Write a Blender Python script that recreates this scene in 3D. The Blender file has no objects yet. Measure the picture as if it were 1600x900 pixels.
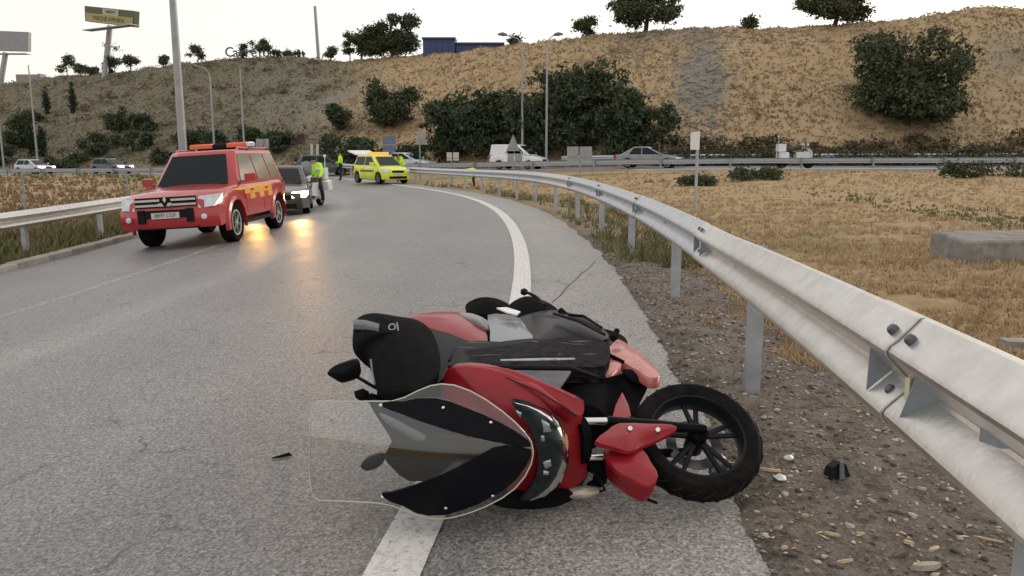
import bpy, math, random
import numpy as np
from mathutils import Vector, Matrix
R_ = math.radians
random.seed(7); RNG = np.random.default_rng(11)
scene = bpy.context.scene
COL = scene.collection
# ------------------------------------------------------------------ camera, sky, sun, exposure
PITCH = R_(9.626); FPX = 1250.0; EYE = 1.4
cam_d = bpy.data.cameras.new('camera'); cam = bpy.data.objects.new('camera', cam_d); COL.objects.link(cam)
cam.location = (0, 0, EYE); cam.rotation_euler = (R_(90) - PITCH, 0, 0)
cam_d.sensor_width = 36; cam_d.lens = 36 * FPX / 1600; cam_d.clip_start = .05; cam_d.clip_end = 3000
scene.camera = cam
SUN_EL, SUN_AZ = R_(9), R_(50)          # azimuth clockwise from +Y (towards +X)
world = bpy.data.worlds.new('World'); scene.world = world; world.use_nodes = True
wn = world.node_tree; wn.nodes.clear()
sky = wn.nodes.new('ShaderNodeTexSky'); sky.sky_type = 'NISHITA'; sky.sun_disc = False
sky.sun_elevation = SUN_EL; sky.sun_rotation = SUN_AZ
sky.air_density = .8; sky.dust_density = 3.0; sky.ozone_density = 1.0; sky.altitude = 600
hz = wn.nodes.new('ShaderNodeMix'); hz.data_type = 'RGBA'; hz.inputs[0].default_value = .62
hz.inputs[7].default_value = (7.75, 7.2, 6.5, 1)     # thin even high cloud, same over the whole sky
bgn = wn.nodes.new('ShaderNodeBackground'); bgn.inputs['Strength'].default_value = .13
wo = wn.nodes.new('ShaderNodeOutputWorld')
wn.links.new(sky.outputs[0], hz.inputs[6]); wn.links.new(hz.outputs[2], bgn.inputs['Color']); wn.links.new(bgn.outputs[0], wo.inputs['Surface'])
sun_d = bpy.data.lights.new('sun', 'SUN'); sun_d.energy = .8; sun_d.angle = R_(25); sun_d.color = (1, .88, .74)
sun = bpy.data.objects.new('sun', sun_d); COL.objects.link(sun)
sdir = Vector((math.sin(SUN_AZ) * math.cos(SUN_EL), math.cos(SUN_AZ) * math.cos(SUN_EL), math.sin(SUN_EL)))
sun.rotation_euler = (-sdir).to_track_quat('-Z', 'Y').to_euler()
vs = scene.view_settings
vs.view_transform = 'Standard'; vs.look = 'None'; vs.exposure = .5; vs.gamma = 1
try: vs.use_curve_mapping = False
except Exception: pass

# ------------------------------------------------------------------ helpers
def at(px, py, Y):
    """point on the sight line of photo pixel (px, py) at world distance Y"""
    xr = (px - 800) / FPX; yu = (450 - py) / FPX
    dy = math.cos(PITCH) + yu * math.sin(PITCH); dz = yu * math.cos(PITCH) - math.sin(PITCH)
    t = Y / dy
    return Vector((xr * t, Y, EYE + dz * t))

def ss(a, b, x):
    t = np.clip((np.asarray(x, float) - a) / (b - a), 0, 1); return t * t * (3 - 2 * t)

def _hash(ix, iy, s):
    n = (ix.astype(np.int64) * 374761393 + iy.astype(np.int64) * 668265263 + s * 1442695041) & 0xffffffff
    n = ((n ^ (n >> 13)) * 1274126177) & 0xffffffff
    return ((n ^ (n >> 16)) & 0xffff) / 65535.0
def vnoise(x, y, s=0):
    x = np.asarray(x, float); y = np.asarray(y, float)
    ix = np.floor(x); iy = np.floor(y); fx = x - ix; fy = y - iy
    fx = fx * fx * (3 - 2 * fx); fy = fy * fy * (3 - 2 * fy)
    a = _hash(ix, iy, s); b = _hash(ix + 1, iy, s); c = _hash(ix, iy + 1, s); d = _hash(ix + 1, iy + 1, s)
    return (a * (1 - fx) + b * fx) * (1 - fy) + (c * (1 - fx) + d * fx) * fy - .5
def fbm(x, y, o=4, s=0):
    r = 0; a = 1
    for k in range(o):
        r = r + a * vnoise(x * 2 ** k, y * 2 ** k, s + k); a *= .5
    return r

def tag(o, label=None, cat=None, group=None, kind=None):
    if label: o['label'] = label
    if cat: o['category'] = cat
    if group: o['group'] = group
    if kind: o['kind'] = kind
    return o
def empty(name, label, cat, loc=(0, 0, 0), rz=0, group=None, rot=None):
    o = bpy.data.objects.new(name, None); COL.objects.link(o); o.empty_display_size = .2
    o.location = loc; o.rotation_euler = rot if rot else (0, 0, rz)
    return tag(o, label, cat, group)
def children(o): return [c for c in bpy.data.objects if c.parent == o]
def copy_tree(o, kids, parent=None):
    c = o.copy(); COL.objects.link(c); c.parent = parent
    for ch in kids.get(o, []): copy_tree(ch, kids, c)
    return c
def dup(o, label, loc, rz=None):
    kids = {}
    for b in bpy.data.objects:
        if b.parent: kids.setdefault(b.parent, []).append(b)
    c = copy_tree(o, kids); c.location = loc
    if rz is not None: c.rotation_euler = (c.rotation_euler[0], c.rotation_euler[1], rz)
    c['label'] = label
    return c

class MB:
    def __init__(s): s.v = []; s.f = []; s.m = []; s.s = []
    def add(s, vs, fs, m=0, smooth=False):
        b = len(s.v); s.v += [tuple(p) for p in vs]
        for f in fs: s.f.append(tuple(i + b for i in f)); s.m.append(m); s.s.append(smooth)
    def box(s, c, size, m=0, rot=None):
        c = Vector(c); h = [d / 2 for d in size]; vs = []
        for x in (-1, 1):
            for y in (-1, 1):
                for z in (-1, 1):
                    p = Vector((x * h[0], y * h[1], z * h[2]))
                    if rot is not None: p = rot @ p
                    vs.append(c + p)
        s.add(vs, [(0, 1, 3, 2), (4, 6, 7, 5), (0, 4, 5, 1), (2, 3, 7, 6), (0, 2, 6, 4), (1, 5, 7, 3)], m)
    def tube(s, pts, rad, n=10, m=0, cap=True, smooth=True, flat=1.0):
        pts = [Vector(p) for p in pts]
        if not hasattr(rad, '__len__'): rad = [rad] * len(pts)
        rings = []; ref = None
        for i, p in enumerate(pts):
            d = (pts[min(i + 1, len(pts) - 1)] - pts[max(i - 1, 0)]).normalized()
            if ref is None: ref = Vector((0, 0, 1)) if abs(d.z) < .9 else Vector((1, 0, 0))
            a = d.cross(ref)
            if a.length < 1e-4: a = d.orthogonal()
            a.normalize(); b = a.cross(d).normalized(); ref = b
            rings.append([p + a * (rad[i] * math.cos(t)) + b * (rad[i] * flat * math.sin(t)) for t in [2 * math.pi * k / n for k in range(n)]])
        s.loft(rings, m, cap, smooth)
    def loft(s, rings, m=0, cap=True, smooth=True, close=True):
        n = len(rings[0]); vs = [p for r in rings for p in r]; fs = []
        for i in range(len(rings) - 1):
            for k in range(n if close else n - 1):
                k2 = (k + 1) % n
                fs.append((i * n + k, i * n + k2, (i + 1) * n + k2, (i + 1) * n + k))
        if cap:
            fs.append(tuple(range(n - 1, -1, -1))); b = (len(rings) - 1) * n; fs.append(tuple(range(b, b + n)))
        s.add(vs, fs, m, smooth)
    def lathe(s, prof, c, axis, n=24, m=0, smooth=True, closed=False):
        c = Vector(c); ax = Vector(axis).normalized(); a = ax.orthogonal().normalized(); b = ax.cross(a)
        rings = [[c + ax * h + (a * math.cos(t) + b * math.sin(t)) * r for t in [2 * math.pi * k / n for k in range(n)]] for r, h in prof]
        if closed: rings.append(rings[0])
        s.loft(rings, m, not closed, smooth)
    def prism(s, pts, off, m=0, smooth=False):
        pts = [Vector(p) for p in pts]; off = Vector(off); n = len(pts)
        vs = pts + [p + off for p in pts]
        fs = [tuple(range(n - 1, -1, -1)), tuple(range(n, 2 * n))] + [(i, (i + 1) % n, n + (i + 1) % n, n + i) for i in range(n)]
        s.add(vs, fs, m, smooth)
    def ico(s, c, r, m=0, sq=(1, 1, 1), rnd=0):
        t = (1 + 5 ** .5) / 2
        V = [(-1, t, 0), (1, t, 0), (-1, -t, 0), (1, -t, 0), (0, -1, t), (0, 1, t), (0, -1, -t), (0, 1, -t), (t, 0, -1), (t, 0, 1), (-t, 0, -1), (-t, 0, 1)]
        F = [(0, 11, 5), (0, 5, 1), (0, 1, 7), (0, 7, 10), (0, 10, 11), (1, 5, 9), (5, 11, 4), (11, 10, 2), (10, 7, 6), (7, 1, 8), (3, 9, 4), (3, 4, 2), (3, 2, 6), (3, 6, 8), (3, 8, 9), (4, 9, 5), (2, 4, 11), (6, 2, 10), (8, 6, 7), (9, 8, 1)]
        s.add([(c[0] + v[0] * r * sq[0] * (1 + random.uniform(-rnd, rnd)) / 1.9, c[1] + v[1] * r * sq[1] * (1 + random.uniform(-rnd, rnd)) / 1.9, c[2] + v[2] * r * sq[2] * (1 + random.uniform(-rnd, rnd)) / 1.9) for v in V], F, m)
    def xf(s, M):
        s.v = [tuple(M @ Vector(p)) for p in s.v]; return s
    def build(s, name, mats, parent=None, ang=38, label=None):
        if not isinstance(mats, (list, tuple)): mats = [mats]
        me = bpy.data.meshes.new(name); me.from_pydata(s.v, [], s.f)
        for m in mats: me.materials.append(m)
        me.polygons.foreach_set('material_index', s.m); me.polygons.foreach_set('use_smooth', s.s)
        me.validate(); me.update()
        if any(s.s): me.set_sharp_from_angle(angle=R_(ang))
        o = bpy.data.objects.new(name, me); COL.objects.link(o); o.parent = parent
        if label: o['label'] = label
        return o

def fast_mesh(name, co, tris, mats, parent=None, midx=None, attr=None):
    """numpy triangles or quads -> one object"""
    co = np.asarray(co, np.float32); tris = np.asarray(tris, np.int32); k = tris.shape[1]
    me = bpy.data.meshes.new(name); me.vertices.add(len(co)); me.vertices.foreach_set('co', co.ravel())
    me.loops.add(tris.size); me.loops.foreach_set('vertex_index', tris.ravel())
    me.polygons.add(len(tris)); me.polygons.foreach_set('loop_start', np.arange(len(tris), dtype=np.int32) * k); me.polygons.foreach_set('loop_total', np.full(len(tris), k, np.int32))
    for m in (mats if isinstance(mats, (list, tuple)) else [mats]): me.materials.append(m)
    if midx is not None: me.polygons.foreach_set('material_index', np.asarray(midx, np.int32))
    me.update(calc_edges=True)
    if attr:
        for an, av in attr.items():
            a = me.attributes.new(an, 'FLOAT', 'POINT'); a.data.foreach_set('value', np.ascontiguousarray(np.asarray(av, np.float32).ravel()))
    o = bpy.data.objects.new(name, me); COL.objects.link(o); o.parent = parent
    return o

# ------------------------------------------------------------------ materials
def nodes_of(m): return m.node_tree.nodes, m.node_tree.links
MATS = {}
def mat(name, col, rough=.6, metal=0, var=0, vscale=8, bump=0, bscale=60, coat=0, spec=.5, emit=None, estr=0, col2=None):
    if name in MATS: return MATS[name]
    m = bpy.data.materials.new(name); m.use_nodes = True; N, L = nodes_of(m); b = N['Principled BSDF']
    b.inputs['Base Color'].default_value = (*col, 1); b.inputs['Roughness'].default_value = rough; b.inputs['Metallic'].default_value = metal
    b.inputs['Coat Weight'].default_value = coat; b.inputs['Coat Roughness'].default_value = .05; b.inputs['Specular IOR Level'].default_value = spec
    if emit: b.inputs['Emission Color'].default_value = (*emit, 1); b.inputs['Emission Strength'].default_value = estr
    tc = N.new('ShaderNodeTexCoord')
    if var or col2:
        n = N.new('ShaderNodeTexNoise'); n.inputs['Scale'].default_value = vscale; n.inputs['Detail'].default_value = 6; n.inputs['Roughness'].default_value = .65
        L.new(tc.outputs['Object'], n.inputs['Vector'])
        r = N.new('ShaderNodeValToRGB'); c2 = col2 if col2 else tuple(c * (1 - var) for c in col); c1 = col if col2 else tuple(min(1, c * (1 + var)) for c in col)
        r.color_ramp.elements[0].color = (*c2, 1); r.color_ramp.elements[1].color = (*c1, 1)
        r.color_ramp.elements[0].position = .32; r.color_ramp.elements[1].position = .68
        L.new(n.outputs['Fac'], r.inputs['Fac']); L.new(r.outputs['Color'], b.inputs['Base Color'])
    if bump:
        n2 = N.new('ShaderNodeTexNoise'); n2.inputs['Scale'].default_value = bscale; n2.inputs['Detail'].default_value = 4
        L.new(tc.outputs['Object'], n2.inputs['Vector'])
        bp = N.new('ShaderNodeBump'); bp.inputs['Strength'].default_value = bump; bp.inputs['Distance'].default_value = .02
        L.new(n2.outputs['Fac'], bp.inputs['Height']); L.new(bp.outputs['Normal'], b.inputs['Normal'])
    MATS[name] = m; return m

def paint(name, col, rough=.3, dirt=.12):
    """car paint with dust film"""
    m = mat(name, col, rough, 0, dirt, 3.5, .03, 25, .6)
    return m
M_tyre = mat('tyre rubber', (.010, .010, .011), .85, 0, .3, 30, .3, 200, spec=.08)
M_black = mat('black plastic', (.009, .009, .011), .5, 0, .25, 14, .05, 120, spec=.15)
M_matt = mat('matt black plastic', (.009, .009, .010), .9, 0, .3, 20, .15, 150, spec=.05)
M_grey = mat('grey plastic', (.11, .125, .15), .42, 0, .2, 12, .08, 80)
M_chrome = mat('chrome', (.75, .76, .78), .18, 1)
M_alloy = mat('alloy wheel', (.6, .6, .6), .35, .7, .1)
M_glass = mat('car glass', (.008, .014, .016), .06, 0, 0, spec=.2)
M_lens = mat('lamp lens', (.62, .68, .72), .1, 0, .2, 9, coat=1)
M_galv = mat('galvanised steel', (.40, .43, .46), .5, .45, .18, 5, .06, 40)
M_galvd = mat('weathered galvanised steel', (.27, .30, .33), .6, .35, .25, 6, .06, 40)
M_zinc = None
M_concrete = mat('concrete', (.33, .31, .29), .9, 0, .3, 3, .4, 40)
M_white = mat('white paint', (.78, .78, .77), .4, 0, .1, 4, coat=.3)
M_skin = mat('skin', (.45, .27, .19), .6)
M_navy = mat('dark navy cloth', (.012, .015, .025), .9, 0, .3, 30)
def hivis():
    m = mat('high visibility cloth', (.50, .92, .03), .8, 0, .12, 20); return m
M_hv = hivis()
M_bark = mat('bark', (.07, .055, .04), .9, 0, .4, 9, .5, 30)

def leaf_mat(name, c1, c2):
    m = bpy.data.materials.new(name); m.use_nodes = True; N, L = nodes_of(m); b = N['Principled BSDF']
    tc = N.new('ShaderNodeTexCoord'); n = N.new('ShaderNodeTexNoise'); n.inputs['Scale'].default_value = 1.3; n.inputs['Detail'].default_value = 7
    L.new(tc.outputs['Object'], n.inputs['Vector'])
    r = N.new('ShaderNodeValToRGB'); r.color_ramp.elements[0].color = (*c1, 1); r.color_ramp.elements[1].color = (*c2, 1)
    r.color_ramp.elements[0].position = .35; r.color_ramp.elements[1].position = .65
    L.new(n.outputs['Fac'], r.inputs['Fac']); L.new(r.outputs['Color'], b.inputs['Base Color'])
    b.inputs['Roughness'].default_value = .7; b.inputs['Specular IOR Level'].default_value = .2
    return m
M_leafd = leaf_mat('dark leaves', (.042, .058, .032), (.085, .108, .058))
M_leafm = leaf_mat('olive leaves', (.05, .065, .036), (.10, .115, .058))
M_leafc = leaf_mat('cypress leaves', (.022, .034, .02), (.04, .055, .03))
M_scrub = leaf_mat('dry scrub', (.10, .09, .055), (.19, .155, .09))
M_brown = leaf_mat('brown scrub', (.19, .13, .08), (.32, .225, .14))

# ------------------------------------------------------------------ lie of the land
RAD = 85.0; CX, CY = .13 - RAD, 10.6
def offs(X, Y): return RAD - np.hypot(np.asarray(X, float) - CX, np.asarray(Y, float) - CY)     # metres inside the white edge line
def arc(off, s):
    """plan point at arc length s (s = 0 level with y = CY) and inset off"""
    a = s / RAD; r = RAD - off
    return CX + r * math.cos(a), CY + r * math.sin(a)
_mx = np.array([-400, -200, -100, -70, -50, -35, -20, -10, 0, 7, 14, 22, 30, 60, 200, 400.])
_my = np.array([215, 140, 98, 85, 76, 70.5, 64, 59.5, 55, 51.5, 49, 47.6, 47, 46.4, 46, 46.])
_mz = np.array([-1.5, -1.4, -1.2, -1.0, -.8, -.6, -.3, -.1, .12, .3, .4, .44, .46, .6, 1., 1.])
def YM(X): return (np.interp(np.asarray(X, float) - 3, _mx, _my) + np.interp(X, _mx, _my) + np.interp(np.asarray(X, float) + 3, _mx, _my)) / 3
def ZM(X): return np.interp(X, _mx, _mz)
_sp = np.array([[-400, 170], [-100, 150], [0, 138], [60, 129], [120, 122], [200, 118], [260, 110], [330, 101], [400, 97], [460, 95], [500, 102], [545, 103], [600, 97], [700, 90], [800, 80], [850, 73], [900, 68], [960, 62], [1030, 55], [1100, 52], [1180, 57], [1225, 52], [1290, 48], [1350, 44], [1400, 40], [1450, 32], [1480, 23], [1520, 21], [1560, 25], [1600, 22], [1700, 20], [2000, 20]])
def RIDGE(a): return np.interp(np.asarray(a) * FPX + 800, _sp[:, 0], (238 - _sp[:, 1]) / FPX)
def DHILL(X): return np.interp(X, [-100, -30, 0, 20], [40, 36, 28, 26])
TOE = 14.0
def H(X, Y):
    X = np.asarray(X, float); Y = np.asarray(Y, float)
    o = offs(X, Y); drop = .3 * ss(16, 45, Y)
    ym = YM(X); zm = ZM(X); v = Y - ym
    zr = -.063 * np.clip(o, 0, 8.6) * (1 - .75 * ss(38, 60, Y)) - drop
    zr = zr - .10 * ss(1.25, 2.6, -o) * (1 - ss(4, 14, -o)) - .25 * ss(9.5, 14, o)
    zf = zm
    w = np.where(o < 0, ss(2.5, 16, -o), ss(9.5, 24, o)) * ss(9, 38, Y)
    w = np.maximum(w, ss(-5, -.5, v) * (np.where((o > -2) & (o < 9) & (Y < 55), 0, 1)))
    z = zr * (1 - w) + zf * w
    # swale before the motorway shoulder
    z = z - .28 * np.exp(-((v + 5) / 2.2) ** 2) * ss(5, 14, X)
    D = DHILL(X); yr = ym + TOE + D; t = (v - TOE) / D
    hr = EYE + RIDGE(X / np.maximum(Y, 5)) * yr
    g = np.clip(t, 0, 1); g = g * (1.12 - .12 * g) * .93 + .07 * ss(0, 1, g)
    hill = zm + (hr - zm) * np.clip(g, 0, 1) - .035 * np.maximum(v - TOE - D, 0) - .3 * ss(1, 1.4, t)
    rough = fbm(X * .12, Y * .12, 4, 3) * 1.5 * np.clip(t * 4, 0, 1) * np.clip((1.05 - t) * 4, .12, 1) + fbm(X * .9, Y * .9, 3, 9) * .35 * np.clip(t * 4, 0, 1)
    z = np.where(t > 0, hill + rough, z)
    return z
def Hs(x, y): return float(H(np.array([x]), np.array([y]))[0])
def spacing(bps):
    out = []
    for (a, b, d) in bps: out += list(np.arange(a, b, d))
    return np.array(out + [bps[-1][1]])
def grid_mesh(name, xs, ys, zfun, mats, attrfun=None):
    X, Y = np.meshgrid(xs, ys); Z = zfun(X, Y); nx, ny = len(xs), len(ys)
    co = np.stack([X.ravel(), Y.ravel(), Z.ravel()], 1)
    i = np.arange(nx * ny).reshape(ny, nx)
    q = np.stack([i[:-1, :-1].ravel(), i[:-1, 1:].ravel(), i[1:, 1:].ravel(), i[1:, :-1].ravel()], 1)
    o = fast_mesh(name, co, q, mats, attr=attrfun(X, Y) if attrfun else None)
    o.data.polygons.foreach_set('use_smooth', np.ones(len(q), bool))
    return o
# ------------------------------------------------------------------ ground, roads, lines
def N_(N, t, **kw):
    n = N.new(t)
    for k, v in kw.items():
        if k in n.inputs: n.inputs[k].default_value = v
        else: setattr(n, k, v)
    return n
def noise(N, L, vec, scale, det=6, rough=.6):
    n = N.new('ShaderNodeTexNoise'); n.inputs['Scale'].default_value = scale; n.inputs['Detail'].default_value = det; n.inputs['Roughness'].default_value = rough
    L.new(vec, n.inputs['Vector']); return n.outputs['Fac']
def ramp(N, L, fac, stops):
    r = N.new('ShaderNodeValToRGB'); e = r.color_ramp.elements
    while len(e) < len(stops): e.new(.5)
    for el, (p, c) in zip(e, stops): el.position = p; el.color = (*c, 1) if len(c) == 3 else c
    L.new(fac, r.inputs['Fac']); return r.outputs['Color']
def mixc(N, L, fac, a, b, mode='MIX'):
    n = N.new('ShaderNodeMix'); n.data_type = 'RGBA'; n.blend_type = mode
    for sock, v in ((n.inputs[0], fac), (n.inputs[6], a), (n.inputs[7], b)):
        if hasattr(v, 'links') or hasattr(v, 'is_linked'): L.new(v, sock)
        elif isinstance(v, (int, float)): sock.default_value = v
        else: sock.default_value = (*v, 1)
    return n.outputs[2]
def attr_out(N, name):
    a = N.new('ShaderNodeAttribute'); a.attribute_name = name; return a.outputs['Fac']
def bump_to(N, L, b, h, strength, dist):
    bp = N.new('ShaderNodeBump'); bp.inputs['Strength'].default_value = strength; bp.inputs['Distance'].default_value = dist
    L.new(h, bp.inputs['Height']); L.new(bp.outputs['Normal'], b.inputs['Normal'])

def ground_mat():
    m = bpy.data.materials.new('ground soil and dry grass'); m.use_nodes = True; N, L = nodes_of(m); b = N['Principled BSDF']
    P = N.new('ShaderNodeTexCoord').outputs['Object']
    big = noise(N, L, P, .25); mid = noise(N, L, P, 1.7); fine = noise(N, L, P, 22, 8, .75)
    tan = ramp(N, L, mid, [(.3, (.33, .235, .135)), (.5, (.42, .31, .18)), (.7, (.49, .37, .23))])
    tan = mixc(N, L, .55, tan, ramp(N, L, fine, [(.3, (.6, .6, .6)), (.5, (.95, .95, .95)), (.7, (1.2, 1.2, 1.2))]), 'MULTIPLY')
    olive = ramp(N, L, mid, [(.3, (.10, .088, .062)), (.5, (.17, .15, .11)), (.72, (.24, .215, .165))])
    c = mixc(N, L, attr_out(N, 'left'), tan, olive)
    rock = ramp(N, L, noise(N, L, P, 2.6, 10, .8), [(.32, (.12, .115, .09)), (.5, (.23, .21, .17)), (.7, (.33, .31, .28))])
    c = mixc(N, L, attr_out(N, 'rock'), c, rock)
    green = ramp(N, L, mid, [(.35, (.075, .095, .035)), (.65, (.15, .155, .07))])
    gm = ramp(N, L, big, [(.45, (0, 0, 0)), (.62, (1, 1, 1))])
    c = mixc(N, L, mixc(N, L, 1.0, attr_out(N, 'green'), gm, 'MULTIPLY'), c, green)
    grv = ramp(N, L, noise(N, L, P, 55, 8, .8), [(.33, (.03, .026, .022)), (.45, (.12, .10, .084)), (.56, (.21, .185, .16)), (.68, (.46, .43, .39))])
    grv = mixc(N, L, ramp(N, L, noise(N, L, P, 3.2, 6, .7), [(.38, (0, 0, 0)), (.62, (.65, .65, .65))]), grv, (.26, .235, .205))
    grv = mixc(N, L, ramp(N, L, noise(N, L, P, 7, 7, .75), [(.5, (0, 0, 0)), (.62, (.75, .75, .75))]), grv, (.075, .06, .048))
    c = mixc(N, L, attr_out(N, 'gravel'), c, grv)
    L.new(c, b.inputs['Base Color']); b.inputs['Roughness'].default_value = .95; b.inputs['Specular IOR Level'].default_value = .15
    bump_to(N, L, b, noise(N, L, P, 30, 8, .75), .7, .04)
    return m
def asphalt_mat(name, k=1.0):
    m = bpy.data.materials.new(name); m.use_nodes = True; N, L = nodes_of(m); b = N['Principled BSDF']
    P = N.new('ShaderNodeTexCoord').outputs['Object']
    v = N.new('ShaderNodeTexVoronoi'); v.inputs['Scale'].default_value = 105; L.new(P, v.inputs['Vector'])
    sp = ramp(N, L, v.outputs['Color'], [(.1, (.070 * k, .070 * k, .072 * k)), (.5, (.148 * k, .147 * k, .149 * k)), (.93, (.25 * k, .247 * k, .246 * k)), (1, (.40 * k, .39 * k, .37 * k))])
    agg = noise(N, L, P, 52, 5, .7)
    c = mixc(N, L, .7, sp, ramp(N, L, agg, [(.32, (.36, .36, .36)), (.5, (1, 1, 1)), (.7, (1.4, 1.4, 1.4))]), 'MULTIPLY')
    big = noise(N, L, P, .5, 6, .65)
    c = mixc(N, L, 1.0, c, ramp(N, L, big, [(.3, (.80, .80, .81)), (.7, (1.16, 1.15, 1.13))]), 'MULTIPLY')
    # wheel tracks, the pale joint between lanes and the cleaner verge outside the edge line follow the road
    tr = ramp(N, L, attr_out(N, 'offn'), [(0, (1.34, 1.32, 1.25)), (.10, (1.32, 1.3, 1.24)), (.125, (1.04, 1.04, 1.03)), (.26, (.95, .95, .95)), (.33, (1.06, 1.06, 1.06)), (.44, (.96, .96, .97)), (.515, (1.04, 1.04, 1.05)), (.545, (1.26, 1.255, 1.25)), (.575, (1.12, 1.12, 1.12)), (.60, (.97, .97, .97)), (.80, (.92, .92, .94)), (1, (.86, .86, .86))])
    c = mixc(N, L, .9, c, tr, 'MULTIPLY')
    # fine wandering cracks
    wob = N.new('ShaderNodeVectorMath'); wob.operation = 'ADD'
    nz = N.new('ShaderNodeTexNoise'); nz.inputs['Scale'].default_value = 2.2; nz.inputs['Detail'].default_value = 6; L.new(P, nz.inputs['Vector'])
    sc = N.new('ShaderNodeVectorMath'); sc.operation = 'SCALE'; sc.inputs['Scale'].default_value = .6; L.new(nz.outputs['Color'], sc.inputs[0])
    L.new(P, wob.inputs[0]); L.new(sc.outputs[0], wob.inputs[1])
    vc = N.new('ShaderNodeTexVoronoi'); vc.feature = 'DISTANCE_TO_EDGE'; vc.inputs['Scale'].default_value = 1.15; L.new(wob.outputs[0], vc.inputs['Vector'])
    cr = ramp(N, L, vc.outputs['Distance'], [(0, (1, 1, 1)), (.012, (0, 0, 0))])
    cm = ramp(N, L, noise(N, L, P, .9, 4), [(.47, (0, 0, 0)), (.58, (.8, .8, .8))])
    crack = mixc(N, L, 1.0, cr, cm, 'MULTIPLY')
    c = mixc(N, L, crack, c, (.035, .032, .03))
    L.new(c, b.inputs['Base Color'])
    rr = ramp(N, L, big, [(.3, (.40, .40, .40)), (.7, (.52, .52, .52))]); L.new(rr, b.inputs['Roughness'])
    b.inputs['Specular IOR Level'].default_value = .45
    bump_to(N, L, b, agg, .55, .012)
    return m
def line_mat(name, worn):
    m = bpy.data.materials.new(name); m.use_nodes = True; N, L = nodes_of(m); b = N['Principled BSDF']
    P = N.new('ShaderNodeTexCoord').outputs['Object']
    c = ramp(N, L, noise(N, L, P, 25, 8, .7), [(.3, (.42, .41, .39)), (.48, (.70, .69, .67)), (.7, (.80, .79, .77))])
    L.new(c, b.inputs['Base Color']); b.inputs['Roughness'].default_value = .7
    out = N['Material Output']; tr = N.new('ShaderNodeBsdfTransparent'); mx = N.new('ShaderNodeMixShader')
    f = ramp(N, L, noise(N, L, P, 30, 8, .85), [(worn, (0, 0, 0)), (worn + .1, (1, 1, 1))])
    L.new(f, mx.inputs[0]); L.new(tr.outputs[0], mx.inputs[1]); L.new(b.outputs[0], mx.inputs[2]); L.new(mx.outputs[0], out.inputs['Surface'])
    return m
M_ground = ground_mat(); M_asph = asphalt_mat('ramp asphalt', 1.5); M_line = line_mat('edge line paint', .355); M_lineworn = line_mat('worn line paint', .50)

OFF0, OFF1 = -1.2, 8.35
def edge_j(s): return .10 * vnoise(s * 1.3, s * 0 + .5, 4) + .06 * vnoise(s * 6, s * 0, 5)
def HG(X, Y):
    o = offs(X, Y); z = H(X, Y)
    ins = np.minimum(o - (OFF0 + .06), OFF1 + .15 - o)
    road = np.where(Y < 62, ss(-.05, .2, ins), 0)
    z = z - .07 * road
    v = Y - YM(X); z = z - .10 * ss(.6, 1.2, v) * ss(13, 12.2, v)
    near = (1 - ss(14, 30, np.hypot(X, Y))) * (1 - road)
    z = z + near * (fbm(X * 2.2, Y * 2.2, 4, 21) * .05 + fbm(X * 9, Y * 9, 2, 33) * .03 + .0)
    far = ss(10, 25, np.hypot(X, Y)) * (1 - road) * (v < .3)
    return z + far * fbm(X * .5, Y * .5, 4, 25) * .10
def gattr(X, Y):
    o = offs(X, Y); v = Y - YM(X); a = X / np.maximum(Y, 4) * FPX + 800
    n = fbm(X * .15, Y * .15, 4, 40)
    hill = ss(TOE - 1, TOE + 3, v)
    left = ss(640, 480, a + 90 * n) * hill
    t = (v - TOE) / DHILL(X)
    rk = hill * (np.exp(-((a - 1085 + (t - .5) * 20) / 34) ** 2) * ss(.25, .4, t) * .9 + np.exp(-((a - 1000) / 40) ** 2) * ss(.7, .95, t) * .5
                 + .8 * np.exp(-((a - 470) / 95) ** 2) * np.exp(-((t - .6) / .22) ** 2) + .5 * np.exp(-((a - 1545) / 40) ** 2) * np.exp(-((t - .6) / .2) ** 2))
    rk = np.clip(rk * (1 + 2.4 * n), 0, 1)
    gravel = np.where(o < 0, ss(3.1, 2.1, -o + .6 * vnoise(X * 1.1, Y * 1.1, 8)) * (1 - .55 * ss(9, 20, Y)), 0) * (Y < 60)
    gravel = np.maximum(gravel, ss(-2.5, -1.5, v) * ss(14, 13, v) * .6)
    green = np.maximum(ss(8, 13, Y) * ss(40, 30, Y) * ss(9, 1.5, -o) * (o < 0), np.exp(-((v + 6) / 3.0) ** 2) * .8)
    green = np.maximum(green, (o > 8.5) * ss(16, 9, o) * .8) ; green = np.where(hill > 0, np.maximum(left * .5, .12), green)
    return dict(left=left, rock=rk, gravel=np.clip(gravel, 0, 1), green=np.clip(green, 0, 1))
xs = spacing([(-900, -300, 60), (-300, -100, 6), (-100, -14, 1.0), (-14, -3, .35), (-3, .8, .2), (.8, 3.2, .06), (3.2, 8, .12), (8, 20, .4), (20, 70, 1.0), (70, 160, 4), (160, 900, 60)])
ys = spacing([(-200, -10, 20), (-10, .5, 1), (.5, 7, .06), (7, 14, .14), (14, 30, .35), (30, 52, .5), (52, 125, .8), (125, 190, 3), (190, 900, 60), (900, 1900, 250)])
tag(grid_mesh('ground', xs, ys, HG, M_ground, gattr), kind='structure')

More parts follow.
